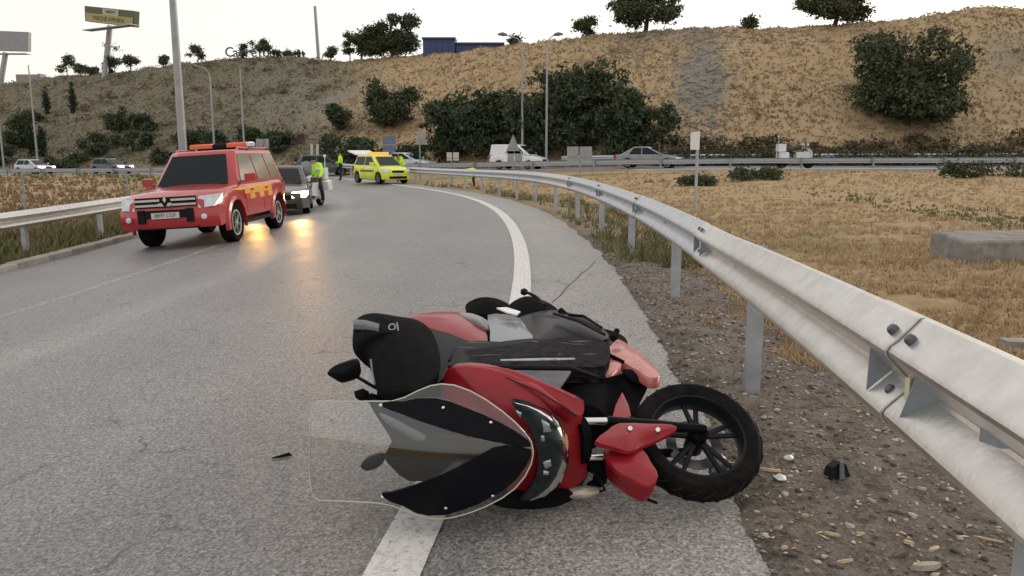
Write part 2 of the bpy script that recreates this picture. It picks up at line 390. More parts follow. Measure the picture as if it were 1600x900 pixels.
def strip(name, o0, o1, s0, s1, ds, lift, m, no=2, jitter=False, thick=0):
    S = np.arange(s0, s1 + ds, ds); O = np.linspace(0, 1, no)
    SS, OO = np.meshgrid(S, O); lo = o0 + (edge_j(SS) if jitter else 0)
    off = lo + (o1 - lo) * OO; a = SS / RAD
    if abs(o0 + o1) < .01: off = off + .15 * ss(-4, -8.3, SS)
    X = CX + (RAD - off) * np.cos(a); Y = CY + (RAD - off) * np.sin(a); Z = H(X, Y) + lift
    if jitter: Z[0] -= .03
    nx, ny = len(S), no; i = np.arange(nx * ny).reshape(ny, nx)
    q = np.stack([i[:-1, :-1].ravel(), i[1:, :-1].ravel(), i[1:, 1:].ravel(), i[:-1, 1:].ravel()], 1)
    o = fast_mesh(name, np.stack([X.ravel(), Y.ravel(), Z.ravel()], 1), q, m, attr=dict(offn=np.clip((off - OFF0) / (OFF1 - OFF0), 0, 1).ravel()))
    o.data.polygons.foreach_set('use_smooth', np.ones(len(q), bool))
    return tag(o, kind='structure')
strip('ramp_road', OFF0, OFF1, -14, 58, .12, 0, M_asph, 64, True)
strip('edge_line', -.10, .10, -12, 50, .25, .006, M_line)
strip('worn_lane_line', 5.55, 5.67, -8, 30, .25, .006, M_lineworn)
# crack running across the paved verge
def ground_hit(px, py):
    Y = 3.0
    for _ in range(60):
        p = at(px, py, Y); h = Hs(p.x, Y); k = (EYE - p.z) / Y; Y = .5 * Y + .5 * max(.5, (EYE - h) / max(k, 1e-3))
    p = at(px, py, Y); return Vector((p.x, Y, Hs(p.x, Y)))
mb = MB(); cp = [ground_hit(*p) for p in [(930, 408), (921, 419), (908, 428), (900, 437), (886, 449), (876, 462), (862, 473)]]
cl = [p + Vector((-.004 - .008 * random.random(), 0, .004)) for p in cp]; crr = [p + Vector((.003 + .006 * random.random(), 0.004, .004)) for p in cp]
mb.add(cl + crr, [(i, i + 7, i + 8, i + 1) for i in range(6)])
tag(mb.build('road_crack', mat('tar crack', (.06, .055, .05), .9)), kind='structure')
# tar specks and a loose dark scrap on the lane
# motorway
def mstrip(name, v0, v1, lift, m, x0=-220, x1=140, n=3):
    X1 = np.arange(x0, x1, 1.5); V = np.linspace(v0, v1, n); X, V = np.meshgrid(X1, V); Y = YM(X) + V; Z = ZM(X) + lift + 0 * V
    i = np.arange(X.size).reshape(X.shape)
    q = np.stack([i[:-1, :-1].ravel(), i[:-1, 1:].ravel(), i[1:, 1:].ravel(), i[1:, :-1].ravel()], 1)
    return tag(fast_mesh(name, np.stack([X.ravel(), Y.ravel(), Z.ravel()], 1), q, m, attr=dict(offn=np.full(X.size, .3))), kind='structure')
mstrip('motorway_road', .9, 12.5, .0, M_asph)
mstrip('motorway_edge_line', 1.5, 1.7, .006, M_line); mstrip('motorway_edge_line', 9.6, 9.8, .006, M_line)
mb = MB(); prev = None; rings = []
for x in np.arange(7.5, 70, 1.0):
    y = float(YM(x)) - 2.0; z = Hs(x, y - .3); zt = float(ZM(x)) + .03
    rings.append([(x, y - .25, z - .2), (x, y - .22, zt), (x, y + .75, zt + .03), (x, y + .78, z - .2)])
mb.loft(rings, 0, True, False); tag(mb.build('concrete_gutter', M_concrete), kind='structure')
# kerb stones along the inner side
kerb = empty('kerb', None, None); kerb['kind'] = 'structure'
kb = None
for k in range(44):
    s = -4 + k * 1.0; x, y = arc(8.47 + random.uniform(-.015, .015), s + .5); a = (s + .5) / RAD
    if kb is None:
        mb = MB(); mb.box((0, 0, 0), (.985, .22, .26)); kb = mb.build('kerb_stone', M_concrete, kerb); o = kb
        bv = o.modifiers.new('bevel', 'BEVEL'); bv.width = .025; bv.segments = 2
    else: o = kb.copy(); COL.objects.link(o)
    o.location = (x, y, Hs(x, y) - .02 + random.uniform(-.012, .012)); o.rotation_euler = (random.uniform(-.03, .03), 0, a + R_(90))

# ------------------------------------------------------------------ guard rails
def zinc(name, c, r):
    m = mat(name, c, r, .82, .13, 11, .08, 60)
    N, L = nodes_of(m); return m
M_rail_b = zinc('bright zinc rail', (.61, .60, .575), .36); M_rail_g = zinc('grey zinc rail', (.52, .54, .57), .42); M_bolt = mat('bolt steel', (.12, .12, .14), .5, .6)
WP = [(0, .155), (.010, .152), (.060, .094), (.077, .080), (.083, .068), (.081, .057), (.072, .047), (.032, .006), (.020, -.004), (.013, -.012), (.017, -.021), (.030, -.032), (.064, -.066), (.078, -.081), (.083, -.092), (.081, -.104), (.070, -.117), (.022, -.155)]
def wbeam(path, toward, zc, m, parent, lap=0.0):
    """path: plan points with ground z; toward: +1/-1 side (left of travel = +1) the humps face"""
    n = len(path); rings = []
    for i, p in enumerate(path):
        q = path[min(i + 1, n - 1)]; r = path[max(i - 1, 0)]
        d = Vector((q[0] - r[0], q[1] - r[1], 0)).normalized(); nr = Vector((-d.y, d.x, 0)) * toward
        out = [Vector((p[0], p[1], p[2] + zc + h)) + nr * (dd + lap) for dd, h in WP]
        back = [Vector((p[0], p[1], p[2] + zc + h)) + nr * (dd + lap - .006) for dd, h in reversed(WP)]
        rings.append(out + back)
    mb = MB(); mb.loft(rings, 0, True, True); return mb.build('beam', m, parent, 25)
def cpost(x, y, z0, z1, ang, m, parent, w=.10, d=.06):
    mb = MB(); t = .006; a, b = w / 2, d / 2
    P = [(-a, -b), (a, -b), (a, -b + t), (-a + t, -b + t), (-a + t, b - t), (a, b - t), (a, b), (-a, b)]
    c, s = math.cos(ang), math.sin(ang)
    mb.prism([(x + u * c - v * s, y + u * s + v * c, z0) for u, v in P], (0, 0, z1 - z0))
    return mb.build('post', m, parent)
# inset of the rail's back; it closes in on the lane and rises towards the near end
def ro(s): return -1.43 + .035 * min(5., max(0., -5.5 - s))
def rlift(s): return .036 * min(5., max(0., -5.5 - s))
rail = empty('guardrail', 'long curving double-ridged steel guardrail on the right, beside the fallen motorbike', 'guardrail')
ROT = 0.89 - .155
def railpath(s0, s1, ds): return [(*arc(ro(s), s), Hs(*arc(-.9, s)) + rlift(s)) for s in np.arange(s0, s1 + ds * .5, ds)]
js = [-12.6, -8.40, -4.6, -.75, 3.0, 6.9, 10.9, 14.9, 18.9, 22.9, 26.9, 30.9, 34.9, 38.9, 42.9, 46.9, 50.9, 54.9]
bright = {0, 1, 5}
for k in range(len(js) - 1):
    wbeam(railpath(js[k] - .16, js[k + 1] - .0, .3), 1, ROT, M_rail_b if k in bright else M_rail_g, rail, .008 if k % 2 else .0)
pss = [-8.65 - 2.9, -9.0, -5.85, -2.75, .45, 3.5, 6.5, 9.6, 12.7, 15.8, 18.9, 22, 25.1, 28.2, 31.3, 34.4, 37.5, 40.6, 43.7, 46.8]
for s in pss:
    x, y = arc(ro(s) - .10, s); cpost(x, y, Hs(x, y) - .3, Hs(*arc(-.9, s)) + rlift(s) + ROT + .155 + (-.04 if s == -5.85 else -.06), s / RAD + R_(0), M_galv, rail, .085, .07)
    mb = MB(); x2, y2 = arc(ro(s) - .02, s); mb.box((x2, y2, Hs(*arc(-.9, s)) + rlift(s) + ROT), (.08, .10, .12)); mb.build('spacer', M_galvd, rail)
# bolts and the delineator brackets at the nearer joints
for s in js[1:6]:
    for ds_, h in ((-.10, .115), (-.25, .115), (-.10, -.115)):
        x, y = arc(ro(s) + .058, s - .03 + ds_ * .75); z = Hs(*arc(-.9, s)) + rlift(s) + ROT + h; a = s / RAD
        nrm = Vector((-math.cos(a) * .72, -math.sin(a) * .72, .70 if h > 0 else .70)); p = Vector((x, y, z + (0 if h > 0 else .09 - .06)))
        if h < 0: p = Vector((*arc(ro(s) + .05, s - .1), Hs(*arc(-.9, s)) + rlift(s) + ROT - .045))
        mb = MB(); mb.lathe([(.001, .012), (.011, .010), (.0145, .003), (.0145, -.004)], p + nrm * .004, nrm, 14); mb.build('bolt', M_bolt, rail)
    z0 = Hs(*arc(-.9, s)) + rlift(s) + ROT
    for ds_ in (-.33, -.02):
        mb = MB()
        A = [(*arc(ro(s) + .012, s + ds_), z0 + .0), (*arc(ro(s) + .082, s + ds_), z0 + .066), (*arc(ro(s) + .082, s + ds_ * .75), z0 - .070)]
        mb.prism(A, Vector((0, .004, 0)))
        br = mb.build('reflector_bracket', M_galvd, rail)
    mb = MB(); x, y = arc(ro(s) + .062, s - .26); mb.box((x, y, z0 + .012), (.012, .05, .055), 0, Matrix.Rotation(R_(-58), 3, 'Z')); mb.build('reflector', mat('amber reflector', (.62, .58, .36), .25, coat=1), br)

# left rail
lrail = empty('guardrail', 'short steel guardrail on the far left, running behind the red off-roader', 'guardrail')
LO = 9.05
def lpath(s0, s1, ds): return [(*arc(LO, s), Hs(*arc(8.3, s))) for s in np.arange(s0, s1 + ds * .5, ds)]
lj = [-8, -4, 0, 3.9, 7.9, 11.9, 15.9, 19.9, 23.9, 27.9]
for k in range(len(lj) - 1): wbeam(lpath(lj[k] - .15, lj[k + 1], .4), -1, ROT - .02, M_rail_b, lrail, .006 * (k % 2))
for s in [-7, -3.2, .8, 4.9, 8.6, 12.4, 16, 20, 24, 27.5]:
    x, y = arc(LO + .1, s); cpost(x, y, Hs(x, y) - .5, Hs(*arc(8.3, s)) + ROT + .09, s / RAD + R_(90), M_galv, lrail, .12, .08)
# motorway rails
def mrail(label, v, x0, x1, toward, dz=0, seg=4.0):
    e = empty('guardrail', label, 'guardrail')
    x = x0; k = 0
    while x < x1:
        pts = [(u, float(YM(u)) + v, float(ZM(u)) + dz) for u in np.linspace(x - .05, x + seg, 5)]
        wbeam(pts, toward, .60, M_rail_g, e, .006 * (k % 2))
        cpost(x + .3, float(YM(x + .3)) + v - .08 * toward, float(ZM(x)) - .4 + dz, float(ZM(x)) + .78 + dz, 0, M_galvd, e, .10, .10)
        x += seg; k += 1
mrail('grey guardrail along the near edge of the motorway, in front of the moving cars', .0, -75, 52, 1, -.1)
mrail('grey guardrail along the far edge of the motorway, behind the white police motorbike', 11.4, 4, 56, -1, .1)
# ------------------------------------------------------------------ trees, shrubs, grass, stones
def crown_mesh(name, lobes, n, leaf, mats, parent, origin, flat=.8):
    """lobes: (x, y, z, rx, ry, rz) round origin; n leaf faces clustered into twigs inside them"""
    L = np.array(lobes, float); vol = (L[:, 3] * L[:, 4] * L[:, 5]) ** .8; pick = RNG.choice(len(L), max(int(n * 1.7) // 14, 1), p=vol / vol.sum())
    d = RNG.normal(size=(len(pick), 3)); d /= np.linalg.norm(d, axis=1)[:, None]
    r = RNG.uniform(.25, 1, len(pick)) ** .45
    c = L[pick, :3] + d * r[:, None] * L[pick, 3:6]
    leaf = leaf * .72; n = 0
    tw = leaf * RNG.uniform(1.2, 3.4, len(pick))
    c = np.repeat(c, 14, 0); tw = np.repeat(tw, 14)
    c = c + RNG.normal(size=c.shape) * (tw * .55)[:, None] * np.array([1, 1, .7])
    m = len(c); a = RNG.normal(size=(m, 3)); a /= np.linalg.norm(a, axis=1)[:, None]
    b = np.cross(a, RNG.normal(size=(m, 3))); b /= np.linalg.norm(b, axis=1)[:, None]
    sz = leaf * RNG.uniform(.55, 1.25, m)[:, None]
    co = np.stack([c - a * sz, c + b * sz * .45, c + a * sz, c - b * sz * .45], 1).reshape(-1, 3)
    return fast_mesh(name, co, np.arange(m * 4).reshape(-1, 4), mats, parent)
def rand_lobes(w, h, z0, k, seed, top=1.0):
    r = random.Random(seed); out = []
    for i in range(k):
        t = r.random(); ang = r.uniform(0, 6.283); rr = math.sqrt(r.random()) * w * .40 * (.55 + .55 * math.sin(math.pi * min(.98, (.18 + .8 * t) * top)))
        q = r.uniform(.13, .24) * min(w, h)
        out.append((rr * math.cos(ang), rr * math.sin(ang), z0 + q * .7 + t * (h - q * 1.6), q * r.uniform(.9, 1.4), q * r.uniform(.9, 1.4), q * r.uniform(.7, 1.0)))
    return out
def tree(name, label, cat, x, y, w, h, n, leaf, mats, seed, trunk=.12, bare=.15, k=16, group=None, top=1.0, lobes=None):
    z = Hs(x, y); e = empty(name, label, cat, (x, y, z), 0, group)
    lob = lobes or rand_lobes(w, h * (1 - bare), h * bare, k, seed, top)
    crown_mesh('crown', lob, n, leaf, mats, e, (0, 0, 0))
    mb = MB(); r = random.Random(seed + 1)
    mb.tube([(0, 0, -.4), (.03 * w, 0, h * .25), (-.02 * w, .02 * w, h * .5), (0, 0, h * .78)], [trunk * 1.3, trunk, trunk * .7, trunk * .25], 8)
    mb.build('trunk', M_bark, e)
    for j in range(4):
        l = lob[(j * 3 + 1) % len(lob)]; mb = MB()
        mb.tube([(0, 0, h * (.2 + .08 * j)), (l[0] * .5, l[1] * .5, l[2] * .75), (l[0] * .9, l[1] * .9, l[2])], [trunk * .55, trunk * .35, trunk * .12], 6); mb.build('limb', M_bark, e)
    return e
def px_spot(px, t):
    """plan point up the hillside (t = 0 foot, 1 crest) on the bearing of photo column px"""
    a = (px - 800) / FPX * 1.0; Y = 80.0
    for _ in range(40):
        X = a * Y * 1.0; Y = .5 * Y + .5 * float(YM(X) + TOE + t * DHILL(X))
    return a * Y, Y
def htree(name, label, cat, px, t, wpx, hpx, n, mats, seed, leaf=.28, **kw):
    x, y = px_spot(px, t); m = y / FPX
    return tree(name, label, cat, x, y, wpx * m, hpx * m, n, leaf, mats, seed, **kw)
htree('broadleaf_tree', 'big round dark green tree alone on the right hillside', 'tree', 1403, .19, 176, 142, 10000, M_leafm, 1, .30, bare=.02, k=46, trunk=.25, top=.5)
htree('broadleaf_tree', 'dark tree on the ridge above the rocky patch, cut by the photo top', 'tree', 1000, 1.02, 92, 70, 5200, M_leafm, 2, .30, bare=.12, k=18, trunk=.22)
htree('broadleaf_tree', 'dark wide tree on the ridge at the upper right, cut by the photo top', 'tree', 1284, 1.02, 128, 70, 6000, M_leafm, 3, .30, bare=.08, k=20, trunk=.22)
_m = px_spot(618, 1.0)[1] / FPX; _r = random.Random(4); _l = []
for q in range(30):
    big = q < 17; cx_, rx, top_ = (20, 24, 62) if big else (-24, 20, 50)
    t_ = _r.random(); a_ = _r.uniform(0, 6.28); rr = rx * math.sqrt(_r.random()) * (1 - .55 * abs(t_ - .4)); s_ = _r.uniform(7, 11) * _m
    _l.append(((cx_ + rr * math.cos(a_)) * _m, rr * math.sin(a_) * _m, (8 + t_ * (top_ - 14)) * _m, s_, s_, s_ * .8))
htree('broadleaf_tree', 'twin-crowned tree on the ridge left of the blue shed', 'tree', 618, 1.0, 92, 66, 7000, M_leafd, 4, .30, trunk=.2, lobes=_l)
htree('broadleaf_tree', 'smaller tree on the ridge touching the twin-crowned tree on its left', 'tree', 572, 1.0, 46, 46, 2200, M_leafd, 5, .28, bare=.1, k=10)
htree('shrub', 'round bush on the ridge between the tall lamps and the dark tree', 'bush', 912, 1.0, 38, 26, 1400, M_leafm, 6, bare=.05, k=7)
htree('shrub', 'little bush on the ridge beside the blue trailers', 'bush', 802, 1.0, 18, 16, 500, M_leafm, 7, bare=.05, k=4)
htree('shrub', 'small bush on the ridge between the two big ridge trees', 'bush', 1157, 1.0, 26, 20, 700, M_leafm, 8, bare=.05, k=5)
mass = [(700, 86, 92), (745, 88, 98), (790, 84, 96), (838, 96, 112), (880, 120, 138), (925, 132, 145), (965, 76, 116), (990, 40, 64)]
ml = ['leftmost low dark tree of the thicket, behind the triangular sign', 'dark tree in the thicket, second from its left end', 'dark tree in the thicket, just left of the tall street lamp', 'dark tree in the thicket, behind the white van', 'tall dark tree in the thicket, between the second lamp and the grey signs', 'tallest dark tree of the thicket, above the two grey sign backs', 'dark tree in the thicket, above the tail of the silver saloon', 'low dark bush closing the thicket at its right end']
for i, (px, w, h) in enumerate(mass):
    htree('broadleaf_tree', ml[i], 'tree', px, .05 + .03 * (i % 3), w, h, 4600 if h > 100 else 3400, M_leafd, 20 + i, .30, bare=.0, k=22, trunk=.16, group='trees of the dark thicket by the motorway', top=.6)
htree('broadleaf_tree', 'thin airy tree on the slope right of the dark thicket', 'tree', 1030, .05, 44, 104, 1200, M_leafm, 40, .28, bare=.12, k=10)
htree('shrub', 'dark dense bush on the slope behind the yellow ambulance car', 'bush', 616, .27, 76, 68, 4000, M_leafd, 41, .28, bare=.0, k=16, top=.6)
htree('shrub', 'dark bush on the slope, left of the denser bush behind the yellow car', 'bush', 536, .25, 34, 40, 1500, M_leafd, 42, bare=.0, k=8)
for i, (px, w, h, t) in enumerate([(545, 110, 56, -.06), (600, 70, 30, -.06), (645, 40, 40, -.06)]):
    htree('shrub', ['dark low bush at the hill foot behind the hi-vis workers', 'dark low bush behind the blue road sign', 'dark low bush behind the triangular sign post'][i], 'bush', px, t, w, h, 2400, M_leafd, 50 + i, bare=0, k=12, top=.5)
hb = [(200, .30, 46, 42), (165, .12, 60, 34), (215, .15, 60, 30), (232, .3, 34, 26), (305, .12, 44, 38), (345, .12, 40, 36), (398, .12, 44, 38), (440, .12, 34, 30), (30, .18, 46, 58), (8, .05, 40, 40), (60, .22, 36, 60), (255, .05, 46, 22), (120, .02, 70, 22)]
hbl = ['dark round bush halfway up the left hillside', 'dark bush low on the left slope, above the dark hatchback', 'low bush on the left slope, right of the dark hatchback bush', 'small bush joined to the round bush halfway up the left hillside', 'dark hedge bush on the slope right behind the thick lamp post', 'dark hedge bush behind the slim lamp post over the red roof', 'dark hedge bush on the slope above the grey road sign', 'last dark hedge bush to the right on the left slope', 'tall dark bush by the left edge, behind the white car', 'dark low bush cut by the left edge of the photo', 'dark bush beside the low pair of cypresses', 'olive bush at the slope foot left of the thick lamp post', 'olive bush at the slope foot between the two left cars']
for i, (px, t, w, h) in enumerate(hb): htree('shrub', hbl[i], 'bush', px, t, w, h, 1500, M_leafd, 60 + i, bare=0, k=9, top=.6, group='bushes scattered on the left hillside')
# cypresses
for px, t, h, lb in [(90, .52, 42, 'slim cypress higher on the left slope, the left one of the upper pair'), (130, .50, 46, 'slim cypress higher on the left slope, the right one of the upper pair'), (61, .12, 60, 'slim cypress low on the left slope, the left one of the lower pair'), (77, .12, 46, 'slim cypress low on the left slope, the right one of the lower pair')]:
    x, y = px_spot(px, t); m = y / FPX; hh = h * m
    lob = [(0, 0, hh * (.08 + .84 * q / 9), .42 * (1 - abs(q / 9 - .35) * .9), .42 * (1 - abs(q / 9 - .35) * .9), hh * .09) for q in range(10)]
    tree('cypress_tree', lb, 'tree', x, y, 1, hh, 900, .18, M_leafc, 80 + px, .07, lobes=lob, group='cypresses on the left slope')
rt = [(125, 26, 32, 0), (145, 22, 18, 0), (162, 20, 14, 0), (198, 22, 46, 1), (188, 14, 18, 0), (222, 20, 24, 0), (272, 18, 16, 0), (325, 26, 22, 0), (394, 9, 18, 0), (418, 38, 26, 0), (455, 50, 10, 0), (526, 12, 20, 0), (555, 14, 46, 1)]
rtl = ['young tree on the left ridge, left of the billboard pole', 'small round tree on the left ridge next to the billboard pole', 'lowest shrub on the left ridge at the billboard pole', 'tall narrow tree on the left ridge, right of the billboard pole', 'low bush at the foot of the tall narrow ridge tree', 'ragged little tree right of the tall narrow ridge tree', 'small shrub on the ridge touching the thick lamp post', 'bush on the ridge just left of the big shop letters', 'bush standing in front of the second shop letter', 'broad bush hiding the middle of the shop letters', 'low shrub under the little arrow emblem', 'tiny lone tree right of the bare mast', 'ragged upright tree left of the twin-crowned tree']
for i, (px, w, h, st) in enumerate(rt):
    htree('shrub' if h < 22 else 'broadleaf_tree', rtl[i], 'bush' if h < 22 else 'tree', px, .99, w, h, 900, M_leafm, 100 + i, .24, bare=.12 if h > 15 else 0, k=7, trunk=.07, top=.5 if st else .9, group='small trees and bushes along the left ridge')
# dark undergrowth at the foot of the hill on the right, reads as one mass
lob = []
for px in range(1040, 1960, 6):
    x, y = px_spot(px, -.04 + random.uniform(-.07, .13)); h = random.uniform(.6, 1.7) * (1.2 if px > 1500 else 1)
    lob.append((x, y, Hs(x, y) + h * .35, random.uniform(.7, 1.6), .8, h * .55))
o = crown_mesh('undergrowth', lob, 34000, .19, [leaf_mat('brown thicket', (.06, .055, .035), (.13, .105, .065))], None, None); tag(o, kind='stuff')
lob = []
for px in range(1050, 1700, 12):
    x, y = px_spot(px, random.uniform(-.16, -.08)); lob.append((x, y, Hs(x, y) + .4, random.uniform(.6, 1.5), .6, random.uniform(.3, .75)))
tag(crown_mesh('undergrowth', lob, 10000, .16, [M_leafm], None, None), kind='stuff')
lob = []
for px in range(-20, 560, 8):
    for k in range(5):
        x, y = px_spot(px + random.uniform(-6, 6), random.uniform(-.02, .95)); q = random.uniform(.25, .8); lob.append((x, y, Hs(x, y) + q * .4, q * 1.2, q, q * .6))
tag(crown_mesh('undergrowth', lob, 14000, .16, [M_scrub], None, None), kind='stuff')
lob = []
for px in range(540, 1680, 9):
    for k in range(2):
        x, y = px_spot(px + random.uniform(-6, 6), random.uniform(.05, .95)); q = random.uniform(.15, .5); lob.append((x, y, Hs(x, y) + q * .3, q * 1.5, q, q * .6))
tag(crown_mesh('undergrowth', lob, 6000, .15, [leaf_mat('straw scrub', (.19, .14, .085), (.33, .245, .155))], None, None), kind='stuff')
for i, (px, py, w, h, lb) in enumerate([(1185, 282, 1.9, .7, 'green weed clump beside the concrete gutter, left of the long one'), (1530, 277, 3.4, .8, 'long low green weed clump beside the concrete gutter at the right'), (1090, 290, 1.0, .5, 'small green weed in the field right of the post sign')]):
    p = ground_hit(px, py); lob = [(random.uniform(-w / 2, w / 2), random.uniform(-.4, .4), h * .35, .4, .35, h * .4) for _ in range(8)]
    e = empty('weed_clump', lb, 'weeds', p); crown_mesh('leaves', lob, 1100, .11, [M_leafm], e, None)
    mb = MB(); mb.tube([(0, 0, -.1), (.05, 0, h * .6)], .02, 5); mb.build('stem', M_bark, e)

# rocks set in the bare patches of the hillside
M_rock = mat('hill rock', (.23, .225, .21), .95, 0, .4, 2.5, .5, 12)
def ico_arrays():
    mb = MB(); mb.ico((0, 0, 0), 1); return np.array(mb.v), np.array(mb.f)
ICV, ICF = ico_arrays()
def stones(name, pos, size, m, flat=.6, parent=None):
    n = len(pos); v = ICV[None] * (1 + RNG.uniform(-.28, .28, (n, 12, 1))); q = size[:, None, None] * np.stack([RNG.uniform(.7, 1.3, n), RNG.uniform(.7, 1.3, n), flat * RNG.uniform(.6, 1.2, n)], 1)[:, None, :]
    v = v * q; a = RNG.uniform(0, 6.28, n); c, s_ = np.cos(a)[:, None], np.sin(a)[:, None]
    v = np.stack([v[:, :, 0] * c - v[:, :, 1] * s_, v[:, :, 0] * s_ + v[:, :, 1] * c, v[:, :, 2]], 2) + pos[:, None, :]
    f = ICF[None] + (np.arange(n) * 12)[:, None, None]
    return fast_mesh(name, v.reshape(-1, 3), f.reshape(-1, 3), m, parent)
P = []
for i in range(900):
    px = random.gauss(1088, 28) if i < 600 else (random.gauss(985, 34) if i < 740 else random.gauss(470, 80)); t = random.uniform(.1, 1.0) if i < 600 else (random.uniform(.7, 1) if i < 740 else random.uniform(.4, .8))
    x, y = px_spot(px, t); P.append((x, y, Hs(x, y) - .05))
tag(stones('hill_rocks', np.array(P), RNG.uniform(.07, .30, len(P)), M_rock, .8), kind='stuff')

# grass
def grass(name, X, Y, h, w, m, nb=5, lean=.35):
    X = np.repeat(X, nb); Y = np.repeat(Y, nb); n = len(X); sp = np.repeat(h, nb)
    X = X + RNG.normal(0, .22, n) * sp; Y = Y + RNG.normal(0, .22, n) * sp; Z = HG(X, Y) - .01
    hh = sp * RNG.uniform(.4, 1.1, n); a = RNG.uniform(0, 6.28, n); ww = np.repeat(w, nb) * RNG.uniform(.6, 1.3, n); b = RNG.uniform(0, 6.28, n); ln = hh * RNG.uniform(.1, 1, n) * lean * 2
    dx, dy = np.cos(a) * ww, np.sin(a) * ww
    co = np.stack([np.stack([X - dx, Y - dy, Z], 1), np.stack([X + dx, Y + dy, Z], 1), np.stack([X + np.cos(b) * ln * .35 + dx * .7, Y + np.sin(b) * ln * .35 + dy * .7, Z + hh * .6], 1), np.stack([X + np.cos(b) * ln, Y + np.sin(b) * ln, Z + hh], 1)], 1)
    return tag(fast_mesh(name, co.reshape(-1, 3), np.arange(n * 4).reshape(-1, 4), m), kind='stuff')
def grass_mat(name, c1, c2, sc=.8):
    m = leaf_mat(name, c1, c2); m.node_tree.nodes['Noise Texture'].inputs['Scale'].default_value = sc; return m
M_dry = grass_mat('dry grass', (.385, .275, .16), (.54, .41, .255)); M_dryg = grass_mat('green grass', (.12, .125, .055), (.23, .215, .105)); M_hillg = grass_mat('hill grass', (.255, .19, .12), (.37, .28, .185), .25); M_hilll = grass_mat('left hill grass', (.115, .10, .068), (.215, .19, .135), .3)
def samp(n, y0, y1, pw=1.6, xa0=-.1, xa1=.75):
    u = RNG.random(n); Y = (y0 ** (1 - pw) + u * (y1 ** (1 - pw) - y0 ** (1 - pw))) ** (1 / (1 - pw)); X = RNG.uniform(xa0, xa1, n) * Y; return X, Y
X, Y = samp(52000, 2.4, 47, 1.55, -.1, 1.15); o = offs(X, Y); v = Y - YM(X)
k = (-o > 2.2 + .8 * vnoise(X * 1.1, Y * 1.1, 8) + .9 * ss(6, 3, Y)) & (v < -2.4) & (fbm(X * .5, Y * .5, 3, 77) > -.42)
X, Y = X[k], Y[k]; gr = fbm(X * .3, Y * .3, 3, 61) + .25 * np.exp(-((Y - YM(X) + 6) / 3) ** 2) - .25 * ss(16, 6, Y) > .40
hh = (.03 + .045 * RNG.random(len(X))) * (1 + Y / 34) * (1 + .9 * fbm(X * .35, Y * .35, 3, 91))
grass('dry_grass', X[~gr], Y[~gr], hh[~gr], .003 + Y[~gr] * .0007, M_dry, 6)
grass('green_grass', X[gr], Y[gr], hh[gr] * 1.3, .003 + Y[gr] * .0007, M_dryg, 5)
# verge under the rail
X, Y = samp(3200, 10, 42, 1.2, -.2, .25); o = offs(X, Y); k = (-o > 1.25) & (-o < 3.2) & (vnoise(X * .7, Y * .7, 12) + vnoise(X * 3, Y * 3, 13) * .5 > -.12); X, Y = X[k], Y[k]
grass('green_grass', X, Y, .09 + .12 * RNG.random(len(X)) * (1 + Y / 50), .004 + Y * .0006, M_dryg, 6)
X, Y = samp(2600, 3, 12, 1.3, .1, .5); o = offs(X, Y); k = (-o > 1.3) & (-o < 3.0) & (Y > 6.5) & (vnoise(X * 2.1, Y * 2.1, 15) > .08); X, Y = X[k], Y[k]
grass('dry_grass', X, Y, .03 + .05 * RNG.random(len(X)), .002 + Y * .0006, M_dry, 5)
# left side behind the kerb
X, Y = samp(9000, 11, 76, 1.3, -.8, -.22); o = offs(X, Y); v = Y - YM(X); k = (o > 8.75) & (v < -.6) & ((o < 13) | (RNG.random(len(X)) < .8)); X, Y, o = X[k], Y[k], o[k]
g = (o < 11.5) | (vnoise(X * .4, Y * .15, 17) > .22) | (Y - YM(X) > -5); g &= vnoise(X * 1.2, Y * 1.2, 18) > -.3
grass('green_grass', X[g], Y[g], .14 + .26 * RNG.random(g.sum()), .006 + Y[g] * .0007, M_dryg, 6)
grass('dry_grass', X[~g], Y[~g], .12 + .22 * RNG.random((~g).sum()), .006 + Y[~g] * .0007, M_brown, 6)
# hill turf
a = RNG.uniform(-.95, .95, 36000); t = RNG.uniform(-.08, 1.03, 36000); X = a * 90; 
for _ in range(6): Yh = YM(X) + TOE + t * DHILL(X); X = a * Yh
at_ = gattr(X, Yh); k = RNG.random(len(X)) > at_['rock'] * .75; X, Yh, lf = X[k], Yh[k], at_['left'][k]
r_ = lf > RNG.random(len(X)) * .8 + .1
grass('dry_grass', X[~r_], Yh[~r_], .10 + .17 * RNG.random((~r_).sum()), np.full((~r_).sum(), .055), M_hillg, 5, .5)
grass('dry_grass', X[r_], Yh[r_], .10 + .16 * RNG.random(r_.sum()), np.full(r_.sum(), .055), M_hilll, 5, .5)

# gravel and litter on the dirt shoulder
M_peb = mat('pebbles', (.30, .27, .24), .9, 0, .5, 40); M_pebd = mat('dark pebbles', (.09, .075, .065), .9, 0, .5, 40); M_chip = mat('pale wood', (.52, .40, .27), .8, 0, .3, 40)
def shoulder(n, s0, s1, o0, o1):
    s_ = RNG.uniform(s0, s1, n); o = RNG.uniform(o1, o0, n); a = s_ / RAD; X = CX + (RAD - o) * np.cos(a); Y = CY + (RAD - o) * np.sin(a); return X, Y
X, Y = shoulder(11000, -10, 3, -1.0, -3.3); Z = HG(X, Y)
sz = .003 + .012 * RNG.random(len(X)) ** 3.5
half = RNG.random(len(X)) < .42
tag(stones('gravel', np.stack([X, Y, Z + sz * .2], 1)[half], sz[half], M_peb), kind='stuff')
tag(stones('gravel', np.stack([X, Y, Z + sz * .2], 1)[~half], sz[~half] * 1.3, M_pebd), kind='stuff')
X, Y = shoulder(1300, -10, 1, -1.05, -3.3); sz = .006 + .014 * RNG.random(len(X)) ** 2
